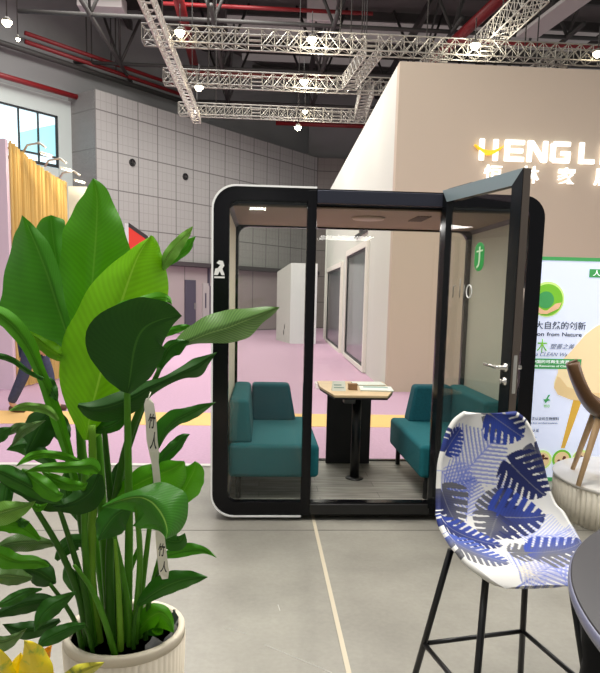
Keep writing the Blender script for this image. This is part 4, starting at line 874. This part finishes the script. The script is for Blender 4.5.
leaf(PA, (1.66, 1.70), [(-14, 517, 10, 10), (4, 512, 11, 13), (18, 508, 7, 10), (28, 505, 3, 5), (36, 501, 0, 0)], .03, .04)
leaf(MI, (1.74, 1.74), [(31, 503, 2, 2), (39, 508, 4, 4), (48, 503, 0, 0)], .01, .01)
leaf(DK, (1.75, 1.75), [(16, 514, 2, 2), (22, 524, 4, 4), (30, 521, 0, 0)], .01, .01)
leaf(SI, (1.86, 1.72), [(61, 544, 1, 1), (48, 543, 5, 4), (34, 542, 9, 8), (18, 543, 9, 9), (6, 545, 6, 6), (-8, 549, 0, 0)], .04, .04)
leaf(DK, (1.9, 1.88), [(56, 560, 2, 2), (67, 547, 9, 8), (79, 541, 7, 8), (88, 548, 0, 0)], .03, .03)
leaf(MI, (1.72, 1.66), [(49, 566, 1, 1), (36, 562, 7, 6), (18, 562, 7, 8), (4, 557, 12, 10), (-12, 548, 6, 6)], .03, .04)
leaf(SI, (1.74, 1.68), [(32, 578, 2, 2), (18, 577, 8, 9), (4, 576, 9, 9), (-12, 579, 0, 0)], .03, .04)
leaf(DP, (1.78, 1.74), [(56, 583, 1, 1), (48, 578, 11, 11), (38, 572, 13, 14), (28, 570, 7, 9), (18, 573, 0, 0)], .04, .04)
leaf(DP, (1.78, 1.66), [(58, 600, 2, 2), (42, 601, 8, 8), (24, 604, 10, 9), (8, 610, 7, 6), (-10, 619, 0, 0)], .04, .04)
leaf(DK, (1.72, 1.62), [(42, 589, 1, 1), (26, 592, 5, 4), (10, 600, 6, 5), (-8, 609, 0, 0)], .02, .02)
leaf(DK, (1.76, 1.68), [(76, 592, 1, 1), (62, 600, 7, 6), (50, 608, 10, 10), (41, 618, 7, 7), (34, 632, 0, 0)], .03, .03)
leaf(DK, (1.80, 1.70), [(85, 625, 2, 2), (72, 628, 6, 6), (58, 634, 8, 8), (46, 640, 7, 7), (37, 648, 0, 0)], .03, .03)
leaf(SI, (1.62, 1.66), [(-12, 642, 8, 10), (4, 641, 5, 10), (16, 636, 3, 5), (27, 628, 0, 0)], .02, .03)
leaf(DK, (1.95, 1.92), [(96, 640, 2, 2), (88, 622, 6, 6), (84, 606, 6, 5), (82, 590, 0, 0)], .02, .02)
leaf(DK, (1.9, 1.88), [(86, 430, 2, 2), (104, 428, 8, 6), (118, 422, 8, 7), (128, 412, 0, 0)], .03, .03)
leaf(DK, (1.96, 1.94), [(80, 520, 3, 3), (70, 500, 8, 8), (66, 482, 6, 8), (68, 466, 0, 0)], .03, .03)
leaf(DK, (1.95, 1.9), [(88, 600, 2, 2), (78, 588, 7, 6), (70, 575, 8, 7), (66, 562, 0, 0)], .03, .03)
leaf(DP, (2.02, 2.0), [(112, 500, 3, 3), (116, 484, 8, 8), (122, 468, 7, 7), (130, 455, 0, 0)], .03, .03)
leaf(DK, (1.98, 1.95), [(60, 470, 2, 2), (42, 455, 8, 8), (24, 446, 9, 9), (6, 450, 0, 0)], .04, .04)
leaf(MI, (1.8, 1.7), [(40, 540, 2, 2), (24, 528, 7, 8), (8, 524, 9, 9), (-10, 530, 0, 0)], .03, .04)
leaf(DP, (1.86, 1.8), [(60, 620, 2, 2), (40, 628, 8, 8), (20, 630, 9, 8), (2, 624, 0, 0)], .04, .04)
# petioles
ST, SD, SY_ = M['stem'], M['stem_d'], M['stem_y']
def base(a, r): return (r*math.cos(a), r*math.sin(a), PZ-.1)
stem(SY_, [(92, 425, 1.87), (93, 500, 1.9), (91, 580, 1.93)], .010, .017, base=(-.07, -.03, PZ-.1))
stem(ST, [(78, 345, 1.95), (80, 420, 1.94), (86, 520, 1.95)], .009, .018, base=(-.09, 0, PZ-.1))
stem(ST, [(86, 340, 2.02), (97, 430, 2.0), (103, 520, 2.0)], .009, .018, base=(-.045, .02, PZ-.1))
stem(ST, [(62, 300, 2.1), (78, 420, 2.08), (96, 540, 2.05)], .008, .016, base=(-.06, .06, PZ-.1))
stem(ST, [(127, 390, 1.76), (128, 450, 1.85), (129, 540, 1.92)], .008, .014, base=(.01, -.03, PZ-.1))
stem(SD, [(150, 385, 1.82), (124, 455, 1.9), (110, 550, 1.95)], .008, .015, base=(-.03, -.05, PZ-.1))
stem(SD, [(160, 368, 1.9), (136, 425, 1.92), (118, 490, 1.96), (112, 570, 1.98)], .007, .014, base=(-.02, .01, PZ-.1))
stem(SD, [(104, 425, 1.9), (108, 470, 1.95), (116, 560, 1.98)], .007, .013, base=(.0, .04, PZ-.1))
stem(SD, [(34, 506, 1.76), (60, 550, 1.84), (80, 600, 1.9)], .007, .013, base=(-.10, -.04, PZ-.1))
stem(SD, [(58, 505, 1.80), (72, 548, 1.86), (86, 600, 1.9)], .006, .012, base=(-.085, -.06, PZ-.1))
stem(ST, [(74, 565, 1.8), (92, 590, 1.82), (106, 625, 1.85)], .005, .011, base=(.0, -.09, PZ-.1))
stem(SD, [(50, 584, 1.77), (66, 606, 1.82), (78, 630, 1.87)], .005, .009, base=(-.11, -.07, PZ-.1))
stem(SY_, [(115, 540, 1.84), (118, 580, 1.86), (120, 625, 1.88)], .004, .012, base=(.0, -.07, PZ-.1))
stem(ST, [(112, 525, 1.86), (124, 580, 1.9), (130, 625, 1.92)], .005, .013, base=(.02, -.05, PZ-.1))
stem(ST, [(136, 500, 1.7), (140, 560, 1.85), (136, 620, 1.92)], .006, .013, base=(.035, -.03, PZ-.1))
stem(ST, [(158, 452, 1.88), (148, 540, 1.93), (140, 610, 1.96)], .005, .012, base=(.045, .0, PZ-.1))
stem(ST, [(176, 505, 1.93), (156, 570, 1.97), (146, 620, 2.0)], .005, .011, base=(.06, .02, PZ-.1))
stem(SD, [(164, 558, 1.9), (152, 590, 1.93), (146, 625, 1.96)], .004, .009, base=(.07, -.02, PZ-.1))
stem(SD, [(138, 605, 1.88), (134, 625, 1.9)], .004, .008, base=(.04, -.07, PZ-.1))
stem(ST, [(134, 637, 1.95), (133, 648, 1.95)], .004, .007, base=(.03, -.06, PZ-.1))
stem(ST, [(84, 460, 1.78), (84, 520, 1.86), (88, 590, 1.92)], .006, .013, base=(-.08, -.05, PZ-.1))
stem(SD, [(60, 425, 1.9), (72, 470, 1.93), (84, 540, 1.95)], .007, .014, base=(-.095, .03, PZ-.1))
stem(SD, [(84, 625, 1.82), (90, 640, 1.86)], .004, .008, base=(-.07, -.09, PZ-.1))
stem(ST, [(140, 545, 1.95), (126, 590, 1.97)], .006, .013, base=(.02, .03, PZ-.1))

# paper tag hanging in the plant
t = thing('plant_tag', 'long white paper tag with black characters hanging in the big plant', 'tag', at(152, 400, 1.78))
o0 = at(152, 400, 1.78)
path = [(148, 398, 1.78, 2), (149, 404, 1.775, 5), (151, 420, 1.77, 5.5), (152, 440, 1.77, 5.5), (154, 452, 1.77, 5), (155, 462, 1.775, 3.6), (157, 480, 1.78, 3.6), (159, 510, 1.785, 3.8), (160, 536, 1.785, 4.5), (162, 556, 1.785, 5), (164, 572, 1.785, 5), (165, 579, 1.785, 3)]
vs = []
for x, y, Y, w in path: vs += [at(x-w, y+w*.1, Y)-o0, at(x+w, y-w*.1, Y+.008)-o0]
MB().add(vs, [(2*i, 2*i+2, 2*i+3, 2*i+1) for i in range(len(path)-1)]).build('paper_strip', M['tag'], t)
for ch, (x, y), hpx in (('竹', (147.5, 428), 15), ('人', (149.5, 449), 18), ('竹', (157.5, 556), 14), ('人', (160, 572), 12)):
    q = at(x, y, 1.765)-o0; text(ch, 'character', M['ink'], t, .019, hpx*1.77/648, q, .02, .0005, rot=(0, .1, 0))
MB().tube([Vector((-.005, .01, .02)), Vector((-.012, 0, -.002))], .0015, 6).build('string', M['tag'], t)

# yellow croton in the near corner
CXo = Vector((-.60, 1.42, 0))
cro = thing('croton_plant', 'yellow leaved croton in the lower left corner before the cream pot', 'plant', CXo)
kw = dict(parent=cro, org=CXo)
leaf(M['c_yellow'], (1.42, 1.30), [(32, 710, 8, 8), (35, 692, 17, 17), (36, 674, 18, 18), (33, 658, 13, 15), (28, 647, 5, 9), (24, 640, 0, 0)], .04, .04, **kw)
leaf(M['c_yellow'], (1.42, 1.28), [(12, 712, 8, 8), (4, 692, 14, 16), (0, 674, 14, 16), (-3, 658, 11, 11), (-6, 645, 0, 0)], .04, .04, **kw)
leaf(M['c_green'], (1.42, 1.36), [(52, 705, 3, 3), (64, 686, 8, 8), (78, 673, 8, 8), (92, 667, 5, 6), (105, 662, 0, 0)], .03, .03, **kw)
leaf(M['c_orange'], (1.43, 1.40), [(36, 690, 2, 2), (42, 668, 4, 5), (46, 653, 4, 5), (52, 645, 0, 0)], .02, .02, **kw)
leaf(M['c_yellow'], (1.45, 1.4), [(10, 705, 6, 6), (16, 684, 12, 12), (19, 666, 9, 9), (21, 652, 0, 0)], .03, .03, **kw)
MB().tube([(0, 0, .3), (.01, 0, .55), (.02, 0, .74)], [.014, .012, .008], 10).build('stem', M['stem_d'], cro)
MB().lathe([(.09, 0), (.12, .28), (.13, .30), (.12, .30), (.11, .27), (0, .26)], 40).build('pot', M['pot'], cro)

# ================================================================== PERSON walking behind the plant
def person():
    t = thing('person', 'person in blue jeans and dark top walking behind the big plant', 'person', (-2.95, 8.6, 0), .0)
    # joints (x to the photo's right; walking towards the right)
    J = {'pelvis': (0, 0, .93), 'waist': (.01, 0, 1.06), 'chest': (.03, 0, 1.28), 'neck': (.04, 0, 1.46), 'neck2': (.05, 0, 1.53), 'headl': (.06, 0, 1.60), 'headt': (.06, 0, 1.70),
         'hipL': (0, -.09, .90), 'kneeL': (-.10, -.10, .50), 'ankL': (-.28, -.10, .12), 'toeL': (-.17, -.10, .05),
         'hipR': (0, .09, .90), 'kneeR': (.15, .10, .50), 'ankR': (.19, .10, .09), 'toeR': (.33, .10, .04),
         'shL': (.03, -.17, 1.41), 'elL': (.02, -.22, 1.12), 'wrL': (.13, -.22, .90), 'shR': (.03, .17, 1.41), 'elR': (-.06, .22, 1.12), 'wrR': (-.05, .22, .88)}
    rad = {'pelvis': (.13, .15), 'waist': (.11, .13), 'chest': (.115, .155), 'neck': (.06, .07), 'neck2': (.055, .055), 'headl': (.085, .07), 'headt': (.09, .075),
           'hipL': (.085, .085), 'kneeL': (.058, .058), 'ankL': (.04, .04), 'toeL': (.035, .04), 'hipR': (.085, .085), 'kneeR': (.058, .058), 'ankR': (.04, .04), 'toeR': (.035, .04),
           'shL': (.055, .055), 'elL': (.042, .042), 'wrL': (.027, .03), 'shR': (.055, .055), 'elR': (.042, .042), 'wrR': (.027, .03)}
    E = [('pelvis', 'waist'), ('waist', 'chest'), ('chest', 'neck'), ('neck', 'neck2'), ('neck2', 'headl'), ('headl', 'headt'), ('pelvis', 'hipL'), ('hipL', 'kneeL'), ('kneeL', 'ankL'), ('ankL', 'toeL'), ('pelvis', 'hipR'), ('hipR', 'kneeR'), ('kneeR', 'ankR'), ('ankR', 'toeR'),
         ('chest', 'shL'), ('shL', 'elL'), ('elL', 'wrL'), ('chest', 'shR'), ('shR', 'elR'), ('elR', 'wrR')]
    def skin(name, keys, edges, m, grow=0.0, root=None, jj=J, rr=rad, sub=2):
        ks = list(keys); me = bpy.data.meshes.new(name); me.from_pydata([jj[k_] for k_ in ks], [(ks.index(a), ks.index(b_)) for a, b_ in edges], [])
        o = bpy.data.objects.new(name, me); COL.objects.link(o)
        o.modifiers.new('skin', 'SKIN').use_smooth_shade = True
        for i, k_ in enumerate(ks):
            r = rr[k_]; me.skin_vertices[0].data[i].radius = (r[0]+grow, r[1]+grow); me.skin_vertices[0].data[i].use_root = (k_ == (root or ks[0]))
        s_ = o.modifiers.new('sub', 'SUBSURF'); s_.levels = s_.render_levels = sub
        bpy.context.view_layer.update()
        me2 = bpy.data.meshes.new_from_object(o.evaluated_get(bpy.context.evaluated_depsgraph_get())); bpy.data.objects.remove(o)
        me2.materials.clear(); me2.materials.append(m); me2.polygons.foreach_set('use_smooth', [True]*len(me2.polygons))
        o = bpy.data.objects.new(name, me2); COL.objects.link(o); o.parent = t; return o
    # hands join the body skin: palm plus five fingers each
    JJ = dict(J); RR = dict(rad); EE = list(E)
    for s_, w in (('L', Vector(J['wrL'])), ('R', Vector(J['wrR']))):
        dv = (w-Vector(J['el'+s_])).normalized(); pm = w+dv*.05; JJ['pm'+s_] = tuple(pm); RR['pm'+s_] = (.02, .036); EE.append(('wr'+s_, 'pm'+s_))
        for f_, (off, ln) in enumerate(((-.03, .055), (-.01, .075), (.01, .078), (.03, .07))):
            a = pm+dv*.04+Vector((off, 0, 0)); b_ = a+dv*ln*.5+Vector((0, .008, 0)); c_ = b_+dv*ln*.45+Vector((0, .014, 0))
            for nm, q in (('a', a), ('b', b_), ('c', c_)): JJ[f'f{f_}{nm}{s_}'] = tuple(q); RR[f'f{f_}{nm}{s_}'] = (.009, .009)
            EE += [('pm'+s_, f'f{f_}a{s_}'), (f'f{f_}a{s_}', f'f{f_}b{s_}'), (f'f{f_}b{s_}', f'f{f_}c{s_}')]
        a = w+dv*.03+Vector((.035, -.01, 0)); b_ = a+dv*.045+Vector((.015, -.005, 0)); JJ['ta'+s_] = tuple(a); JJ['tb'+s_] = tuple(b_); RR['ta'+s_] = (.011, .011); RR['tb'+s_] = (.009, .009); EE += [('wr'+s_, 'ta'+s_), ('ta'+s_, 'tb'+s_)]
    skin('body', JJ.keys(), EE, M['skin'], 0, 'pelvis', JJ, RR)
    ks = ['pelvis', 'hipL', 'kneeL', 'ankL', 'hipR', 'kneeR', 'ankR']
    skin('jeans', ks, [e_ for e_ in E if e_[0] in ks and e_[1] in ks], M['jeans'], .02, 'pelvis')
    ks = ['waist', 'pelvis', 'chest', 'neck', 'shL', 'elL', 'shR', 'elR']
    skin('shirt', ks, [e_ for e_ in E if e_[0] in ks and e_[1] in ks], M['shirt'], .018, 'waist')
    for s_ in 'LR':
        a = Vector(J['ank'+s_]); b_ = Vector(J['toe'+s_]); dv = (b_-a); dv.z = 0; dv.normalize()
        q = {'h': tuple(a-dv*.03+Vector((0, 0, -.06))), 'm': tuple(a+dv*.09+Vector((0, 0, -.075 if s_ == 'L' else -.05))), 't': tuple(a+dv*.19+Vector((0, 0, -.085 if s_ == 'L' else -.05)))}
        skin('shoe', ['h', 'm', 't'], [('h', 'm'), ('m', 't')], M['shoe'], 0, 'h', q, {'h': (.045, .042), 'm': (.042, .05), 't': (.03, .042)})
    k_ = MB(); vs = []
    n1, n2 = 16, 10
    for j in range(n2+1):
        a = PI*.62*j/n2
        for i in range(n1):
            b_ = 2*PI*i/n1; front = max(0, math.cos(b_)); rr = 1-.25*front*(j/n2)
            vs.append((.05+.108*math.sin(a)*math.cos(b_)*rr-.015, .093*math.sin(a)*math.sin(b_), 1.665+.115*math.cos(a)))
    k_.add(vs, [(j*n1+i, j*n1+(i+1) % n1, (j+1)*n1+(i+1) % n1, (j+1)*n1+i) for j in range(n2) for i in range(n1)], True); k_.build('hair', M['hair'], t)
    MB().hexa([(.14, -.012, 1.59), (.172, -.012, 1.585), (.172, .012, 1.585), (.14, .012, 1.59), (.14, -.006, 1.64), (.15, -.006, 1.64), (.15, .006, 1.64), (.14, .006, 1.64)]).build('nose', M['skin'], t, bevel=.004)
    MB().tube([(.142, -.022, 1.565), (.148, 0, 1.563), (.142, .022, 1.565)], .006, 8).build('mouth', M['lips'], t)
    for s_ in (-1, 1):
        MB().lathe([(0, -.009), (.009, 0), (0, .009)], 10).build('eye', M['eye'], t, loc=(.138, s_*.032, 1.635))
        MB().lathe([(0, -.028), (.018, -.01), (.02, .01), (0, .028)], 12).build('ear', M['skin'], t, loc=(.05, s_*.08, 1.62))
    return t
person()

# ================================================================== LIGHT
w = bpy.data.worlds.new('world'); SC.world = w; w.use_nodes = True
bg = w.node_tree.nodes['Background']; bg.inputs['Color'].default_value = (1, .985, .96, 1); bg.inputs['Strength'].default_value = .36
def area(name, loc, size, power, col=(1, .97, .92), rot=(0, 0, 0), sy=None):
    l = bpy.data.lights.new(name, 'AREA'); l.shape = 'RECTANGLE'; l.size = size; l.size_y = sy or size; l.energy = power; l.color = col
    o = bpy.data.objects.new(name, l); COL.objects.link(o); o.location = loc; o.rotation_euler = rot; return o
area('hall_fill_front', (-.6, 2.2, 6.0), 2.4, 270)  # this and the other hall fills: unseen area lamps added for light
area('hall_fill_mid', (0, 8.4, 8), 5, 300)
area('hall_fill_right', (4.5, 4.2, 6.0), 3.5, 330)
area('hall_fill_back', (-3.5, 17, 10.5), 6, 1350)
area('hall_fill_back', (2.5, 22.5, 8), 5, 560)
area('ceiling_panel_light', (-.12, -6.8, 3.6), .36, 34)
area('pod_fill', (.8, 5.05, 2.15), .5, 11)  # added lamp, unseen, to brighten the pod interior
for px, py, Y in ((29, 150, 10.95), (50, 165, 11.6), (64, 177, 12.15)):
    l = bpy.data.lights.new('flood', 'SPOT'); l.energy = 22; l.spot_size = 2.0; l.spot_blend = .8; l.color = (1, .86, .6); l.shadow_soft_size = .05
    o = bpy.data.objects.new('flood', l); COL.objects.link(o); q = at(px, py, Y); o.location = (q.x+.5, q.y-.25, q.z+.05); o.rotation_euler = (Vector((-.75, .25, -1))).to_track_quat('-Z', 'Y').to_euler()
for i in (0, 1, 2, 5):
    (px, py), Y, _ = lamps[i]; l = bpy.data.lights.new('lamp_light', 'POINT'); l.energy = 60; l.shadow_soft_size = .08; l.color = (1, .93, .78)
    o = bpy.data.objects.new('lamp_light', l); COL.objects.link(o); o.location = at(px, py, Y)-Vector((0, .1, .25))
SC.view_settings.view_transform = 'Standard'; SC.view_settings.look = 'None'; SC.view_settings.exposure = 0; SC.view_settings.gamma = 1
